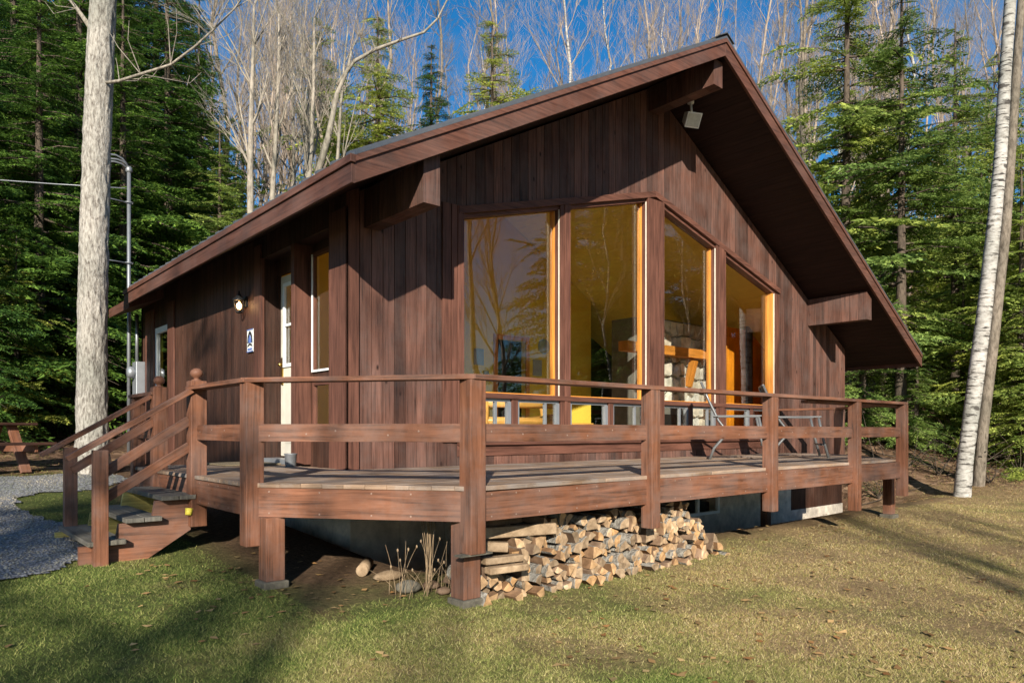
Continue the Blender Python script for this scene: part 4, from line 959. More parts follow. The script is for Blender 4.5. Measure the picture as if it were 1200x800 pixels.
# patio chairs
def chair(u, v, ang, label):
    t = thing('patio_chair', label, 'chair', (u, v, 0), 'patio chairs on the deck by the windows')
    c, s = math.cos(ang), math.sin(ang)
    def q(x, y, z): return (u+c*x-s*y, v+s*x+c*y, z)
    for y in (-.28, .28):
        n_ = 'side_frame'
        mb = MB(); r_ = .018
        mb.tube([q(-.42, y, 1.10), q(-.32, y, .85), q(-.18, y, .55), q(-.05, y, .38), q(.35, y, .40), q(.43, y, .36)], r_, 8)
        mb.tube([q(-.30, y*1.12, .0), q(-.24, y*1.12, .16), q(-.12, y*1.12, .30), q(.04, y*1.12, .35), q(.2, y*1.12, .34)], r_*1.1, 8)
        mb.tube([q(.50, y*1.12, .0), q(.42, y*1.12, .30), q(.36, y*1.12, .60)], r_*1.1, 8)
        mb.build('side_frame', M['chair'], t)
        mb = MB(); mb.beam(q(-.26, y*1.12, .615), q(.40, y*1.12, .615), .05, .022); mb.build('armrest', M['chair'], t, .006)
    mb = MB()
    for (p0, p1) in ((q(-.42, -.28, 1.1), q(-.42, .28, 1.1)), (q(.40, -.28, .38), q(.40, .28, .38)), (q(.42, -.31, .2), q(.42, .31, .2)), (q(-.22, -.31, .18), q(-.22, .31, .18))): mb.tube([p0, p1], .015, 8)
    mb.build('cross_tube', M['chair'], t)
    P = [(-.41, 1.09), (-.31, .84), (-.17, .54), (-.04, .37), (.34, .39)]; 
    for nm, a, b in (('backrest', 0, 3), ('seat', 3, 4)):
        mb = MB()
        for i in range(a, b):
            x0, z0 = P[i]; x1, z1 = P[i+1]
            mb.hexa([q(x0, -.26, z0-.006), q(x1, -.26, z1-.006), q(x1, .26, z1-.006), q(x0, .26, z0-.006), q(x0, -.26, z0+.006), q(x1, -.26, z1+.006), q(x1, .26, z1+.006), q(x0, .26, z0+.006)], (1, 0, 0))
        mb.build(nm, M['sling'], t)
chair(9.22, 5.72, -1.0, 'grey framed patio chair below the window that shows the stone fireplace')
chair(10.5, 5.5, -.94, 'grey framed patio chair nearest the right end of the deck')
# ------------------------------------------------------------------ firewood
def log_mesh(kind, rs):
    L_ = rs.uniform(.34, .46); r = rs.uniform(.045, .085)
    if kind == 0: P = [(r*math.cos(a)*rs.uniform(.92, 1.05), r*math.sin(a)*rs.uniform(.92, 1.05)) for a in [2*PI*i/12 for i in range(12)]]
    else:
        n = {1: 7, 2: 5, 3: 8}[kind]; ap = {1: PI*.55, 2: PI*.38, 3: PI*1.0}[kind]; r *= {1: 1.5, 2: 1.75, 3: 1.15}[kind]
        P = [(-r*.45, -rs.uniform(-.2, .2)*r)]+[(r*math.cos(-ap/2+ap*i/(n-1))*rs.uniform(.93, 1.04)-r*.45, r*math.sin(-ap/2+ap*i/(n-1))*rs.uniform(.93, 1.04)) for i in range(n)]
    n = len(P); mb = MB(); tw = rs.uniform(-.1, .1)
    mb.v = [(a*rs.uniform(.97, 1.0), 0+rs.uniform(-.006, .006), b) for a, b in P]+[(a*rs.uniform(.85, 1.08), L_, b*rs.uniform(.85, 1.08)) for a, b in P]
    mb.f = [tuple(range(n)), tuple(reversed(range(n, 2*n)))]+[((i+1) % n, i, n+i, n+(i+1) % n) for i in range(n)]
    mb.uv = [[(0, 0)]*len(f) for f in mb.f]; mb.m = [0, 0]+[(2 if (kind == 0 or 0 < i < n-1) else 1) for i in range(n)]; mb.sm = [False]*len(mb.f)
    me = bpy.data.meshes.new('firewood_log'); me.from_pydata(mb.v, [], mb.f); me.materials.append(M['logend']); me.materials.append(M['logside']); me.materials.append(M['bark_grey'])
    me.polygons.foreach_set('material_index', mb.m); me.update(); return me, r
rs = random.Random(21); kinds = [1, 1, 2, 1, 3, 2, 1, 0, 2, 3, 1, 2, 1, 3, 2, 1]; LM = [log_mesh(k, rs) for k in kinds]
def top_profile(u):
    pts = [(3.30, -.62), (3.62, -.60), (3.80, -.45), (4.05, -.33), (4.6, -.28), (5.2, -.28), (5.75, -.32), (6.05, -.33), (6.25, -.5), (6.45, -.72), (6.55, -.82)]
    for (a, za), (b, zb) in zip(pts[:-1], pts[1:]):
        if a <= u <= b: return za+(zb-za)*(u-a)/(b-a)
    return -9
cnt = 0; row = 0; used = []
# random dense packing of ends in the u-z face plane
cand = []
zz = -.88
while zz < -.24:
    u = 3.36+ (row % 2)*.06
    while u < 6.55:
        g0 = gz(u, 4.15)
        if zz+.04 > g0 and zz < top_profile(u)-.03: cand.append((u+rs.uniform(-.02, .02), zz+rs.uniform(-.02, .02), row))
        u += rs.uniform(.082, .112)
    zz += .073; row += 1
for (u, z, rw) in cand:
    me, r = rs.choice(LM); o = bpy.data.objects.new('firewood_log', me); C.objects.link(o)
    sink = (z+.9)*.30
    o.location = (u, 4.13+sink+rs.uniform(-.05, .07), z); o.rotation_euler = (rs.uniform(-.10, .10), rs.uniform(0, 2*PI), rs.uniform(-.16, .16))
    s = rs.uniform(.62, .98); o.scale = (s, 1, s)
    tag(o, 'split firewood log in the stack under the front of the deck', 'firewood', 'split firewood logs stacked under the deck'); cnt += 1
print('logs', cnt)
for i, (x0, y0, z0, x1, y1, z1, w_, h_, lab) in enumerate([
    (3.55, 4.5, -.42, 4.15, 4.22, -.40, .09, .09, 'long pale split plank lying crosswise on top of the woodpile'),
    (3.60, 4.62, -.36, 4.25, 4.45, -.31, .10, .08, 'dark weathered log lying crosswise behind the pale plank'),
    (3.33, 4.15, -.57, 3.66, 4.10, -.57, .09, .05, 'short sawn board end, upper one, beside the corner post'),
    (3.33, 4.10, -.635, 3.68, 4.06, -.635, .09, .05, 'short pale sawn board, lower one, beside the corner post'),
    (3.30, 4.45, -.48, 3.62, 4.20, -.50, .075, .075, 'small round log resting behind the corner post top of stack')]):
    mb = MB(); mb.beam((x0, y0, z0), (x1, y1, z1), w_, h_); tag(mb.build('firewood_plank', [M['logend'] if i != 1 else M['logside']], None, .008), lab, 'firewood')
for i, (x, y, lab, sc_) in enumerate([(424, 676, 'small round cut log lying left of the corner post weeds', .05), (455, 680, 'flat pale wood slab left of the dry weeds', .085), (478, 693, 'grey rounded rock beside the dry weeds', .1), (505, 690, 'split log chunk heap piece next to the corner post', .07), (520, 697, 'short brown split chunk touching the corner post block', .06)]):
    u, v = px_ground(x, y); g0 = gz(u, v)
    mb = MB(); rr = random.Random(i)
    if i in (0,): mb.tube([(u, v, g0+.05), (u+.2, v+.25, g0+.06)], sc_, 12)
    else:
        k = 10; prof = [(0, -.3), (.7, -.2), (1.0, .1), (.8, .5), (.3, .75), (0, .8)]
        mb.lathe((0, 0, 0), prof, k); mb.v = [(u+x_*sc_*(1.7 if i == 1 else 1.1)*rr.uniform(.85, 1.1), v+y_*sc_*rr.uniform(.85, 1.1), g0+.02+z_*sc_*(.9)) for (x_, y_, z_) in mb.v]
    tag(mb.build(['firewood_log', 'wood_slab', 'rock', 'firewood_chunk', 'firewood_chunk'][i], [M['logend'], M['logend'], M['block'], M['logside'], M['logside']][i]), lab, ['firewood', 'wood', 'rock', 'firewood', 'firewood'][i])
# dry weeds by the corner post
wd = MB(); rr = random.Random(4)
bu, bv = px_ground(500, 694)
def stem(u, v, h, lean, r=.004, seg_=5):
    g0 = gz(u, v); return [(u+lean[0]*(k/seg_)**1.5, v+lean[1]*(k/seg_)**1.5, g0+h*k/seg_) for k in range(seg_+1)]
for i in range(26):
    u = bu+rr.uniform(-.32, .18); v = bv+rr.uniform(-.15, .2); h = rr.uniform(.12, .45)
    P_ = stem(u, v, h, (rr.uniform(-.18, .18), rr.uniform(-.1, .1))); wd.tube(P_, [.0026-.0003*k for k in range(6)], 5)
    if rr.random() < .4: wd.lathe(P_[-1], [(0, -.016), (.007, -.01), (.008, .005), (0, .014)], 6)
for i in range(14):
    u = bu+.02+rr.uniform(-.02, .02); v = bv+rr.uniform(-.02, .02); wd.tube(stem(u, v, .62+rr.uniform(-.04, .06), (rr.uniform(-.06, .06), rr.uniform(-.03, .03))), .0024, 5)
tag(wd.build('dry_weeds', M['drystem']), 'clump of dry brown weed stalks beside the corner deck post', 'weeds')

# ------------------------------------------------------------------ trees
def frond(rs, L=1.0, pairs=11, nl=.075, gap=.032, droop=.25):
    T = []
    for k in range(1, pairs+1):
        f = k/(pairs+.5); x = L*f; z = -droop*L*f*f
        tl = L*.52*(1-f*.82)*rs.uniform(.75, 1.15)
        for s in (-1, 1):
            an = rs.uniform(.75, 1.0); dx, dy = math.cos(an), s*math.sin(an); n = max(2, int(tl/gap))
            for j in range(n):
                q = (j+.6)/n; cx, cy, cz = x+dx*tl*q, dy*tl*q, z-droop*.6*tl*q*q+rs.uniform(-.012, .012)
                l = nl*rs.uniform(.7, 1.25); a2 = math.atan2(dy, dx)+rs.choice((-1, 1))*rs.uniform(.3, 1.0)
                ex, ey = math.cos(a2)*l, math.sin(a2)*l; w = l*.22
                tz = rs.uniform(-1, 1)*w*1.2; T.append(((cx-ey/l*w, cy+ex/l*w, cz+tz), (cx+ey/l*w, cy-ex/l*w, cz-tz), (cx+ex, cy+ey, cz+rs.uniform(-.7, .35)*l)))
    for j in range(8):
        l = nl; x = L*(.9+.02*j); a2 = rs.uniform(-.9, .9); z = -droop*L
        T.append(((x-.1*L, -.012, z), (x-.1*L, .012, z), (x-.1*L+math.cos(a2)*l, math.sin(a2)*l, z)))
    return np.array(T)
def conifer(seed, H, base_z, spread, nwh, per, style, mat, label, cat='tree', tr=.16, gap=.032, nl=.085):
    rs = random.Random(seed); FR = [frond(rs, 1.0, 10, nl, gap, dr) for dr in (.12, .28, .4)]
    t = thing('conifer_tree', label, cat); out = []; tb = MB(); bend = rs.uniform(-.2, .2)
    tb.tube([(bend*math.sin(k/9*2), 0, -.3+(H+.3)*k/9) for k in range(10)], [tr*(1-k/9.6)+.008 for k in range(10)], 9)
    for i in range(nwh):
        f = (i+.5)/nwh; z = base_z+(H-base_z)*f
        for j in range(per):
            if rs.random() < (.18 if style == 'open' else .06): continue
            if style == 'open': Lb = spread*(1-f**1.6*.85)*rs.uniform(.5, 1.15)
            else: Lb = spread*(1-f)**.8*rs.uniform(.7, 1.1)+.12
            az = rs.uniform(0, 2*PI); zz = z+rs.uniform(-.2, .2)*(H/nwh); up = .25*f-.12+(rs.uniform(-.15, .15))
            ca, sa = math.cos(az), math.sin(az); cx = bend*math.sin((zz+.3)/(H+.3)*2)
            tip = (cx+ca*Lb, sa*Lb, zz+Lb*up-.18*Lb)
            tb.tube([(cx, 0, zz), (cx+ca*Lb*.5, sa*Lb*.5, zz+Lb*up*.6-.03*Lb), tip], [.012+.012*Lb, .009+.005*Lb, .004], 4, cap=False)
            ns = 3 if Lb > 1.3 else (2 if Lb > .6 else 1)
            for q in range(ns):
                Fm = rs.choice(FR); sc_ = Lb*(.62 if ns > 1 else 1)*rs.uniform(.85, 1.15); st0 = 0.06+q*(.36 if ns > 2 else .40)
                if ns == 1: st0 = .05
                yaw = az+(rs.uniform(-.5, .5) if ns > 1 and q else 0); pit = -(up*.8)+rs.uniform(-.1, .15); rl = rs.uniform(-.35, .35)
                A = Fm.reshape(-1, 3)*sc_*np.array([1, 1.15, 1])
                cr, sr = math.cos(rl), math.sin(rl); A = A@np.array([[1, 0, 0], [0, cr, sr], [0, -sr, cr]])
                cp, sp_ = math.cos(pit), math.sin(pit); A = A@np.array([[cp, 0, -sp_], [0, 1, 0], [sp_, 0, cp]])
                cy_, sy_ = math.cos(yaw), math.sin(yaw); A = A@np.array([[cy_, sy_, 0], [-sy_, cy_, 0], [0, 0, 1]])
                A = A+np.array([cx+ca*Lb*st0, sa*Lb*st0, zz+Lb*up*st0-.05*Lb*st0]); out.append(A)
    V = np.concatenate(out); np_mesh('crown', V, np.arange(len(V)).reshape(-1, 3), mat, t)
    tb.build('trunk', M['bark_dark'], t); print(label, len(V)//3)
    return t
def bare(seed, H, label, matname='bark_far', tr=.13, split=.45, lev=4, spread=.55, cat='tree', trunkpts=None, twigs=3, name='bare_tree', bl=.26):
    rs = random.Random(seed); t = thing(name, label, cat); tb = MB(); cb = MB()
    def grow(p, d, L, r, lv, mb):
        n = 4 if lv > 1 else 3; pts = [p]; rad = [r]; q = p; dd = d
        for k in range(n):
            dd = norm(add(dd, (rs.uniform(-.16, .16), rs.uniform(-.16, .16), rs.uniform(-.02, .14)))); q = add(q, mul(dd, L/n)); pts.append(q); rad.append(max(.0035, r*(1-.62*(k+1)/n)))
        mb.tube(pts, rad, 6 if lv > 2 else (4 if lv > 1 else 3), cap=False)
        if lv > 0:
            nb = twigs+(rs.random() < .6)+(1 if lv == 1 else 0)
            for i in range(nb):
                k = rs.randint(1, n); a = rs.uniform(0, 2*PI); s = spread*rs.uniform(.6, 1.3); ortho = norm(cross(dd, (math.cos(a), math.sin(a), .3)))
                nd = norm(add(mul(dd, 1), mul(ortho, s))); grow(pts[k], nd, L*rs.uniform(.5, .75), rad[k]*.62, lv-1, mb)
    if trunkpts: pts, rad = trunkpts
    else:
        pts = []; rad = []; x = y = 0
        for k in range(11):
            pts.append((x, y, -.3+(H+.3)*k/10)); rad.append(tr*(1-.86*k/10)); x += rs.uniform(-.02, .02)*H; y += rs.uniform(-.02, .02)*H
    tb.tube(pts, rad, 10)
    for k in range(len(pts)):
        f = k/(len(pts)-1)
        if f < split: continue
        for _ in range(2 if f < 1 else 3):
            a = rs.uniform(0, 2*PI); d = norm((math.cos(a)*spread, math.sin(a)*spread, rs.uniform(.5, 1.1))); grow(pts[k], d, H*bl*(1.15-f*.6)*rs.uniform(.6, 1.1), max(.008, rad[k]*.5), lev-2 if f > .9 else lev-1, cb)
    tb.build('trunk', M[matname], t); c = cb.build('crown', M[matname if matname != 'bark_birch' else 'bark_far'], t)
    print(label, len(cb.f)); return t
def put(t, x, d, sc_=1, rot=0, dz=0):
    U, V = ray(x, d); t.location = (U, V, gz(U, V)+dz); t.rotation_euler = (0, 0, rot); t.scale = (sc_,)*3; return t

# prototypes
g_sp = 'spruces in the dark wood on the left'
SP1 = conifer(1, 11, .6, 2.1, 34, 7, 'dense', M['needles'], 'dense dark spruce in the wood left of the cabin')
SP2 = conifer(2, 12.5, 1.0, 2.4, 36, 7, 'dense', M['needles'], 'tall dark spruce in the wood left of the cabin')
HE1 = conifer(3, 12.5, 3.0, 2.4, 26, 6, 'open', M['hemlock'], 'loose bright green hemlock right of the gable')
HE2 = conifer(4, 10, 1.6, 2.2, 25, 6, 'open', M['hemlock'], 'hemlock with sparse drooping branches right of the gable')
for t in (SP1, SP2): t['group'] = g_sp
BT = [bare(20+i, 13+i*.8, 'bare grey tree in the leafless woods behind the cabin', tr=.11+.01*i, split=.3+.05*(i % 3), spread=.36+.06*(i % 3), lev=4 if i == 0 else 3, twigs=3 if i == 0 else 4) for i in range(4)]
BT += [bare(26, 15, 'bare grey tree in the leafless woods behind the cabin', tr=.09, split=.2, spread=.5, lev=4, bl=.12), bare(27, 17, 'bare grey tree in the leafless woods behind the cabin', tr=.11, split=.25, spread=.6, lev=4, bl=.13, matname='bark_mid')]
for t in BT: t['group'] = 'bare trees in the woods behind the cabin'
BB = bare(31, 14, 'slender white birch in the leafless woods behind the cabin', 'bark_birch', tr=.12, split=.5, spread=.35)
BB['group'] = 'white birches behind the cabin'
rr = random.Random(77)
first = {}
def plant(t, x, d, s=1.0, label=None, rot=None, name=None):
    U, V = ray(x, d); loc = (U, V, gz(U, V)-.05); rot = rr.uniform(0, 6.28) if rot is None else rot
    if id(t) not in first: first[id(t)] = 1; t.location = loc; t.rotation_euler = (0, 0, rot); t.scale = (s,)*3; o = t
    else: o = dup(t, loc, rot, s)
    if label: o['label'] = label; 
    if label and 'group' in o: del o['group']
    return o
# left dark wood
for (x, d, s, k) in [(-80, 14, 1, 0), (-20, 17, 1.05, 1), (45, 15.5, .95, 0), (90, 20, 1.2, 1), (150, 19, 1.05, 0), (200, 23, 1.2, 1), (20, 22, 1.3, 1), (-60, 22, 1.3, 0), (120, 26, 1.5, 0), (70, 30, 1.7, 1), (0, 32, 1.8, 0), (180, 31, 1.6, 1), (240, 30, 1.3, 0), (-110, 28, 1.6, 1), (-40, 13, .55, 0), (145, 30, 1.9, 0)]:
    plant((SP1, SP2)[k], x, d, s)
plant(HE2, 255, 22, .85, 'feathery light green hemlock between the left wood and the bare maples')
plant(HE2, 100, 17.5, .5, 'low young hemlock in the shade behind the big grey trunk')
plant(HE2, 20, 14.2, .42, 'low young hemlock above the picnic table')
# small conifers behind the roof
for (x, d, s, k, lab) in [(440, 30, 1.45, 0, 'pale green spruce behind the roof right of the bare maples'), (508, 33, 1.27, 1, 'narrow spruce behind the middle of the left roof slope'), (378, 34, 1.5, 0, 'half hidden spruce among the bare maple trunks'), (575, 38, 1.7, 0, 'yellowish evergreen above the middle of the left roof slope'), (940, 38, 1.2, 0, 'distant spruce beside the right roof slope')]:
    plant((HE2, SP1)[k], x, d, s, lab)
# right hemlocks
for (x, d, s, k, lab) in [(985, 19.5, 1.15, 0, 'tall hemlock closest to the right roof edge'), (1055, 18.5, 1.0, 0, 'bushy hemlock between the roof end and the white birch'), (1022, 27, 1.2, 1, 'hemlock rising behind the others right of the gable'), (1120, 21, .95, 0, 'hemlock directly behind the leaning white birch'), (1195, 17, .75, 1, 'low hemlock at the right edge behind the birch'), (1250, 18, .9, 0, 'hemlock at the far right edge of the clearing'), (1170, 27, 1.2, 1, 'distant hemlock right of the birch top')]:
    plant((HE1, HE2)[k], x, d, s, lab)
HE3 = conifer(8, 6.5, .15, 1.7, 24, 6, 'open', M['hemlock'], 'young hemlock filling the undergrowth on the bank right of the cabin')
for (x, d, s, k) in [(1008, 19, .75, 0), (1035, 22, 1.0, 0), (1072, 18.5, .5, 0), (1125, 19, .7, 0), (1160, 18, .75, 0), (1205, 16.2, .7, 0), (1185, 21, 1.1, 0), (1110, 28, 1.2, 0), (1012, 29, 1.4, 0), (1150, 25, 1.2, 0), (1240, 20, 1.2, 0)]:
    plant(HE3, x, d, s)
    HE3['group'] = 'young hemlocks on the bank right of the cabin'
# bare woods
for i in range(125):
    x = rr.uniform(230, 1260); d = rr.uniform(27, 75)
    if x < 420 and d < 30: continue
    if 480 < x < 920 and (d < 36 or rr.random() < .15): continue
    plant(BT[(0, 1, 2, 3, 4, 5, 4, 5, 4)[rr.randrange(9)]], x, d, rr.uniform(.85, 1.35)*(1+ (d-27)/120))
for (x, d, s) in [(688, 40, 1.5), (712, 33, 1.25), (560, 46, 1.3), (800, 50, 1.4), (1003, 24, .9), (1082, 34, 1.2)]: plant(BB, x, d, s)
# multi-stem bare maples behind the roof
MP = [(303, 21, .17, -.02), (318, 21.6, .14, .01), (345, 22, .17, .05), (336, 24, .12, .02), (368, 23, .12, .10), (355, 26, .15, .03)]
labs = ['leftmost pale bare maple trunk rising above the eave', 'second bare maple close beside the leftmost one', 'thick leaning bare maple in the middle of the clump', 'thin bare maple behind the gap in the clump', 'slanting bare maple at the right of the clump', 'dark bare maple behind the leaning one']
for (x, d, r_, ln), lab, sd_ in zip(MP, labs, range(40, 50)):
    U, V = ray(x, d); H = 12; P_ = []
    for k in range(11):
        f = k/10; P_.append((.754*ln*H*f+.12*math.sin(f*5+sd_), -.657*ln*H*f, -.3+H*f))
    t = bare(sd_, H, lab, 'bark_light', r_, .55, 4, .40, trunkpts=(P_, [r_*(1-.8*k/10) for k in range(11)])); t.location = (U, V, gz(U, V)); t['name_kind'] = 'maple'
# broken snag
U, V = ray(311, 23); mb = MB(); z = gz(U, V); mb.tube([(U, V, z), (U+.05, V, z+2.4), (U+.1, V, z+3.9)], [.2, .17, .12], 9)
for k in range(6):
    a = k*1.1; mb.tube([(U+.1+.07*math.cos(a), V+.07*math.sin(a), z+3.8), (U+.1+.08*math.cos(a), V+.08*math.sin(a), z+4.1+.35*abs(math.sin(k*2.3)))], [.045, .005], 5)
tag(mb.build('broken_snag', M['rust']), 'broken orange brown snag among the bare maple trunks', 'snag')
# big left trunk
U, V = ray(108, 11.2); z = gz(U, V)
def lpt(x, y, d=11.2):
    a = (x-600)/835; return (d*(.754*a+.657), d*(.754-.657*a), .4+(505-y)*d/835)
P_ = [(107, 575), (108, 545), (108, 500), (108, 400), (110, 300), (113, 180), (118, 60), (122, -20), (126, -150), (129, -300)]; Wd = [23, 18.5, 16.5, 15.5, 15, 14.5, 14, 13.5, 11, 7]
T1 = thing('maple_tree', 'big grey barked tree trunk in front of the stairs and dark wood', 'tree', (U, V, z))
rr2 = random.Random(5); pp = []; rd = []
for i in range(len(P_)-1):
    for s in range(26):
        f = s/26; x = P_[i][0]*(1-f)+P_[i+1][0]*f; y = P_[i][1]*(1-f)+P_[i+1][1]*f; pp.append(lpt(x, y)); rd.append((Wd[i]*(1-f)+Wd[i+1]*f)*11.2/835*rr2.uniform(.995, 1.005))
mb = MB(); mb.tube(pp, rd, 72); relief(mb, .10, 72, 3); tk = mb.build('trunk', M['bark_grey'], T1)
mb = MB()
def branch3(mb, P, r0, sub_=3, rs=rr2, d=11.2):
    pts = [lpt(x, y, d+dz) for (x, y, dz) in P]; n = len(pts); mb.tube(pts, [r0*(1-.75*k/(n-1)) for k in range(n)], 7)
    for k in range(1, n):
        for _ in range(sub_):
            p = pts[k]; dr = norm((rs.uniform(-1, 1), rs.uniform(-1, 1), rs.uniform(-.1, 1))); L_ = rs.uniform(.25, .8)
            q = add(p, mul(dr, L_)); q2 = add(q, (dr[0]*.2+rs.uniform(-.1, .1), dr[1]*.2, .25)); mb.tube([p, q, q2], [.009, .006, .003], 4, cap=False)
branch3(mb, [(118, 98, 0), (140, 95, -.3), (165, 87, -.5), (200, 76, -.6), (228, 55, -.7), (250, 35, -.7), (275, 10, -.8), (300, -25, -.8), (320, -60, -.8)], .026)
branch3(mb, [(118, 50, 0), (90, 10, 1), (50, -40, 2)], .05); branch3(mb, [(122, -60, 0), (170, -120, .5), (240, -200, 1)], .07); branch3(mb, [(124, -100, 0), (60, -180, .5), (0, -220, 1)], .07)
branch3(mb, [(128, -260, 0), (150, -340, .5), (180, -420, 1)], .06); branch3(mb, [(127, -240, 0), (90, -340, .5), (70, -430, 1)], .06)
mb.build('crown', M['bark_light'], T1)
# a reaching branch above the roof (from the clump)
mb = MB(); branch3(mb, [(395, 100, 0), (415, 72, 0), (440, 58, 0), (470, 47, 0), (497, 38, 0), (513, 22, 0), (524, 0, 0), (535, -40, 0)], .06, 4, rr2, 20)
branch3(mb, [(372, 205, 0), (385, 160, 0), (395, 110, 0), (408, 80, 0), (412, 60, 0)], .11, 2, rr2, 20)
U, V = ray(368, 20); z = gz(U, V); T2 = thing('maple_tree', 'bare tree whose long crooked limb reaches right across the blue sky', 'tree', (U, V, z))
mb.build('crown', M['bark_light'], T2); mb = MB(); mb.tube([(U, V, z-.2), lpt(366, 240, 20), lpt(372, 205, 20)], [.17, .13, .11], 10); mb.build('trunk', M['bark_light'], T2)
# leaning white birch at right
def birch(P, W, d, label, mt='bark_birch'):
    U, V = ray(P[0][0], d); z = gz(U, V); t = thing('birch_tree', label, 'tree', (U, V, z)); pp = []; rd = []
    for i in range(len(P)-1):
        for s in range(5):
            f = s/5; pp.append(lpt(P[i][0]*(1-f)+P[i+1][0]*f, P[i][1]*(1-f)+P[i+1][1]*f, d)); rd.append((W[i]*(1-f)+W[i+1]*f)*.80*d/835*rr2.uniform(.97, 1.03))
    mb = MB(); mb.tube(pp, rd, 20); mb.build('trunk', M[mt], t); mb = MB()
    for k in range(6):
        x, y = P[-1][0]+rr2.uniform(-10, 10), P[-1][1]+k*45
        s = rr2.choice((-1, 1)); branch3(mb, [(x, y, 0), (x+s*30, y-40, .5), (x+s*70, y-110, 1), (x+s*95, y-190, 1)], .04, 3, rr2, d)
    mb.build('crown', M['bark_far'], t); return t
birch([(1126, 600), (1128, 575), (1131, 540), (1140, 470), (1153, 370), (1163, 280), (1172, 190), (1177, 100), (1184, 0), (1195, -160), (1205, -330)], [14, 11.5, 10.5, 10.3, 9.8, 9.2, 8.6, 8, 7.5, 6, 4], 13.6, 'leaning white birch standing at the right edge of the lawn')
birch([(1145, 590), (1152, 500), (1164, 400), (1178, 270), (1190, 100), (1197, 0), (1206, -200)], [8, 7.5, 7.2, 7, 6, 5, 3], 14.8, 'thinner grey brown trunk close behind the leaning white birch', 'bark_mid')
# small foreground branch at right
# undergrowth shrubs right + left
def shrub(x, d, s, label, n=160, mat='greenleaf'):
    U, V = ray(x, d); z = gz(U, V); t = thing('shrub', label, 'shrub', (U, V, z)); mb = MB(); rs = random.Random(int(x*7)); lv = []
    for k in range(7):
        a = rs.uniform(0, 6.28); P = [(U, V, z)]; q = P[0]; dd = norm((math.cos(a)*.6, math.sin(a)*.6, 1))
        for j in range(4):
            dd = norm(add(dd, (rs.uniform(-.3, .3), rs.uniform(-.3, .3), rs.uniform(-.2, .1)))); q = add(q, mul(dd, s*.28)); P.append(q)
            for _ in range(n//28): lv.append(add(q, (rs.gauss(0, .12)*s, rs.gauss(0, .12)*s, rs.gauss(0, .07)*s)))
        mb.tube(P, [.012, .009, .006, .004, .003], 5, cap=False)
    mb.build('stems', M['bark_dark'], t)
    n_ = len(lv); A = []
    for p in lv:
        a = rs.uniform(0, 6.28); l = .05*rs.uniform(.6, 1.3); c, s2 = math.cos(a)*l, math.sin(a)*l; tz = rs.uniform(-.3, .3)*l
        A += [(p[0]-c, p[1]-s2, p[2]-tz), (p[0]-s2*.5, p[1]+c*.5, p[2]), (p[0]+c, p[1]+s2, p[2]+tz), (p[0]+s2*.5, p[1]-c*.5, p[2])]
    A = np.array(A)-np.array([U, V, z]); np_mesh('leaves', A, np.arange(len(A)).reshape(-1, 4), M[mat], t, nv=4)
for (x, d, s, lab) in [(1030, 15.2, .7, 'low green shrub just beyond the right deck post'), (1065, 16.5, .9, 'green sapling between the deck end and the birch'), (1100, 15.8, .8, 'small leafy shrub left of the birch base'), (1160, 15.0, .8, 'low shrub right of the birch base'), (1195, 16.2, 1.1, 'leafy shrub at the right edge of the picture'), (1090, 19, 1.2, 'taller leafy bush deeper in the wood behind the birch'), (1180, 20, 1.3, 'dark green bush in the wood behind the thin birch'), (1020, 19.5, 1.1, 'bush on the slope behind the deck end'), (30, 14.5, .9, 'shaded shrub behind the picnic table'), (75, 16, 1.0, 'shaded shrub left of the big grey trunk'), (142, 17, .9, 'shaded shrub between the grey trunk and the cabin')]: shrub(x, d, s, lab)
# brush: fallen sticks on the slope
mb = MB(); rs = random.Random(9)
for i in range(150):
    x = rs.uniform(990, 1230) if i < 110 else rs.uniform(-20, 180); d = rs.uniform(15, 26); U, V = ray(x, d); z = gz(U, V); a = rs.uniform(0, 6.28); L_ = rs.uniform(.5, 2.2); e = rs.uniform(0, .9)
    mb.tube([(U, V, z+.03), (U+math.cos(a)*L_*.5, V+math.sin(a)*L_*.5, z+.05+e*.5*L_), (U+math.cos(a)*L_, V+math.sin(a)*L_, z+.1+e*L_)], [.010, .008, .003], 4, cap=False)
setkind(mb.build('fallen_sticks', M['bark_dark']), 'stuff')
# trees behind the camera: their shadows and reflections reach the picture
def plant_at(t, U, V, s, label, rot=0):
    o = dup(t, (U, V, gz(U, V)-.05), rot, s, label)
    o['group'] = 'trees around the clearing opposite the cabin'
    return o
for i, (k, U, V, s) in enumerate([(HE1, -17.5, -16.5, 1.2), (BT[1], -16.5, -10.5, 1.2), (BT[0], -21, -4, 1.1), (BT[2], -13.2, -15, .9), (HE2, -26, -3, 1.2), (SP1, -30, 5, 1.2), (BT[2], -19.5, -8, 1.1)]):
    plant_at(k, U, V, s, 'tree on the far side of the clearing facing the cabin', i)
for i, (k, U, V, s) in enumerate([(BB, 16.3, -6, 1.15), (BT[0], 18, -8, 1.0), (BT[1], 14, -9, 1.0), (BT[2], 20, -10, 1.0), (SP1, 24.5, -7, 1.7), (SP2, 28, -9, 1.7), (SP1, 29, -4.5, 1.6), (SP2, 33, -7, 1.9), (SP1, 34, -1.5, 1.7), (SP2, 39, -3, 1.9), (SP1, 31, -13, 1.9), (SP2, 26.5, -12, 1.6), (SP2, 42, 1, 2), (SP1, 37, -9, 2), (BT[3], 12, -14, 1.0), (BT[1], 24, -3, .9), (BB, 21.5, -5.0, .9), (HE2, 15.5, -13, 1.0), (HE1, -12.2, -6.6, 1.12), (BT[0], -15.5, -11, 1.1), (BT[5], -14, -13.5, 1.0), (BT[0], -13, -9, .9), (BT[3], -8.0, -16.5, .9)]):
    plant_at(k, U, V, s, 'tree on the far side of the clearing facing the cabin', i*1.3)
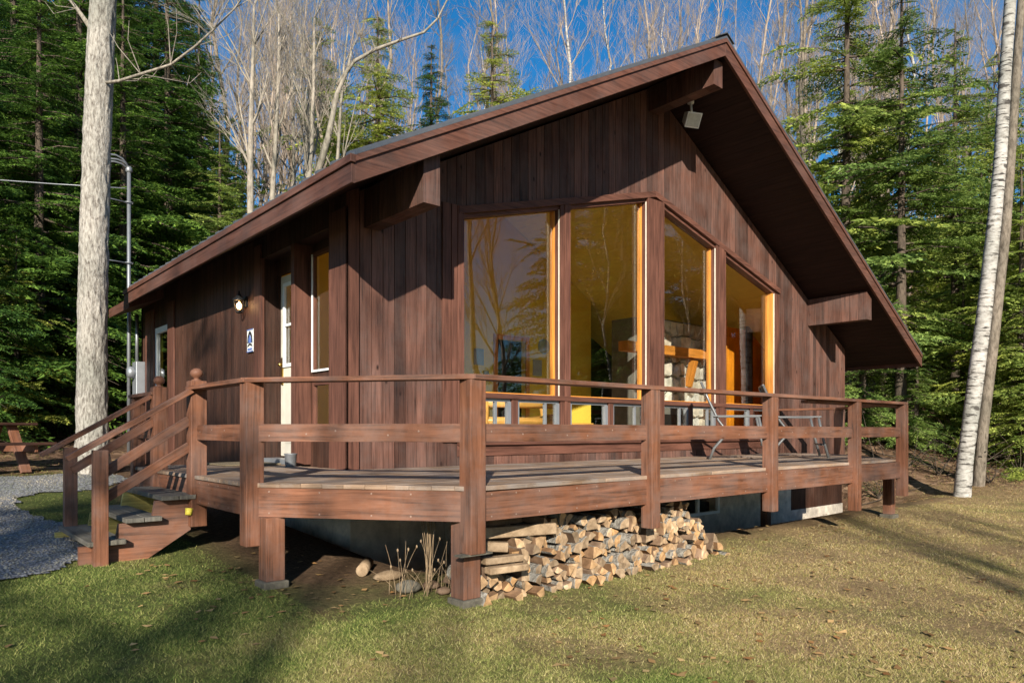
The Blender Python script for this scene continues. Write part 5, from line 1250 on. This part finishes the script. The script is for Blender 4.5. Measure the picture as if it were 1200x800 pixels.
for i, (U, V, s) in enumerate([(-3.5, -14, 1.0), (1.5, -17, 1.0), (-8, -17, 1.1)]):
    plant_at(BT[i], U, V, s, 'tree on the far side of the clearing facing the cabin', i)

# ------------------------------------------------------------------ light, sky, camera
W = bpy.data.worlds.new('World'); sc.world = W; W.use_nodes = True; nt = W.node_tree
for n in list(nt.nodes): nt.nodes.remove(n)
out = nt.nodes.new('ShaderNodeOutputWorld'); bg = nt.nodes.new('ShaderNodeBackground'); sky = nt.nodes.new('ShaderNodeTexSky')
sky.sky_type = 'NISHITA'; sky.sun_disc = False
el = math.atan2(-SUN[2], math.hypot(SUN[0], SUN[1])); az = math.atan2(-SUN[0], -SUN[1])   # clockwise from +Y
sky.sun_elevation = el; sky.sun_rotation = az; sky.air_density = 1.0; sky.dust_density = .3; sky.ozone_density = 5.0
tc = nt.nodes.new('ShaderNodeTexCoord'); mp = nt.nodes.new('ShaderNodeMapping'); mp.inputs['Scale'].default_value = (1, 1, 2.2); nz = nt.nodes.new('ShaderNodeTexNoise'); nz.inputs['Scale'].default_value = 2.4; nz.inputs['Detail'].default_value = 8; nz.inputs['Roughness'].default_value = .6
L = nt.links.new; L(tc.outputs['Generated'], mp.inputs[0]); L(mp.outputs[0], nz.inputs['Vector'])
cr = ramp(nt, nz.outputs[0], [(.47, (0, 0, 0)), (.72, (.6, .6, .6))])
hsv = nt.nodes.new('ShaderNodeHueSaturation'); hsv.inputs['Saturation'].default_value = 1.25; hsv.inputs['Value'].default_value = 1.7; hsv.inputs['Hue'].default_value = .495; L(sky.outputs[0], hsv.inputs['Color'])
cc = mixc(nt, cr.outputs[0], hsv.outputs[0], (4.5, 4.7, 5.2)); L(cc, bg.inputs[0]); bg.inputs[1].default_value = .047; L(bg.outputs[0], out.inputs[0])
sl = bpy.data.lights.new('sun', 'SUN'); sl.energy = 5.0; sl.angle = math.radians(.55); sl.color = (1, .93, .82)
so = bpy.data.objects.new('sun', sl); C.objects.link(so)
from mathutils import Vector
so.rotation_euler = Vector(SUN).to_track_quat('-Z', 'Y').to_euler(); so.location = (-20, -20, 20)
cam = bpy.data.cameras.new('camera'); co = bpy.data.objects.new('camera', cam); C.objects.link(co); sc.camera = co
co.location = (0, 0, .4); co.rotation_euler = (PI/2, 0, -math.atan2(.657, .754)); cam.sensor_width = 36; cam.lens = 36*835/1200; cam.shift_y = 105/1200; cam.clip_start = .05; cam.clip_end = 500
sc.view_settings.view_transform = 'Standard'; sc.view_settings.look = 'None'; sc.view_settings.exposure = 0.9; sc.view_settings.gamma = 1
sc.cycles.max_bounces = 6; sc.cycles.transparent_max_bounces = 12; sc.cycles.sample_clamp_indirect = 8
for o in list(sc.objects):
    for k in ('_o', 'name_kind'):
        if k in o: del o[k]
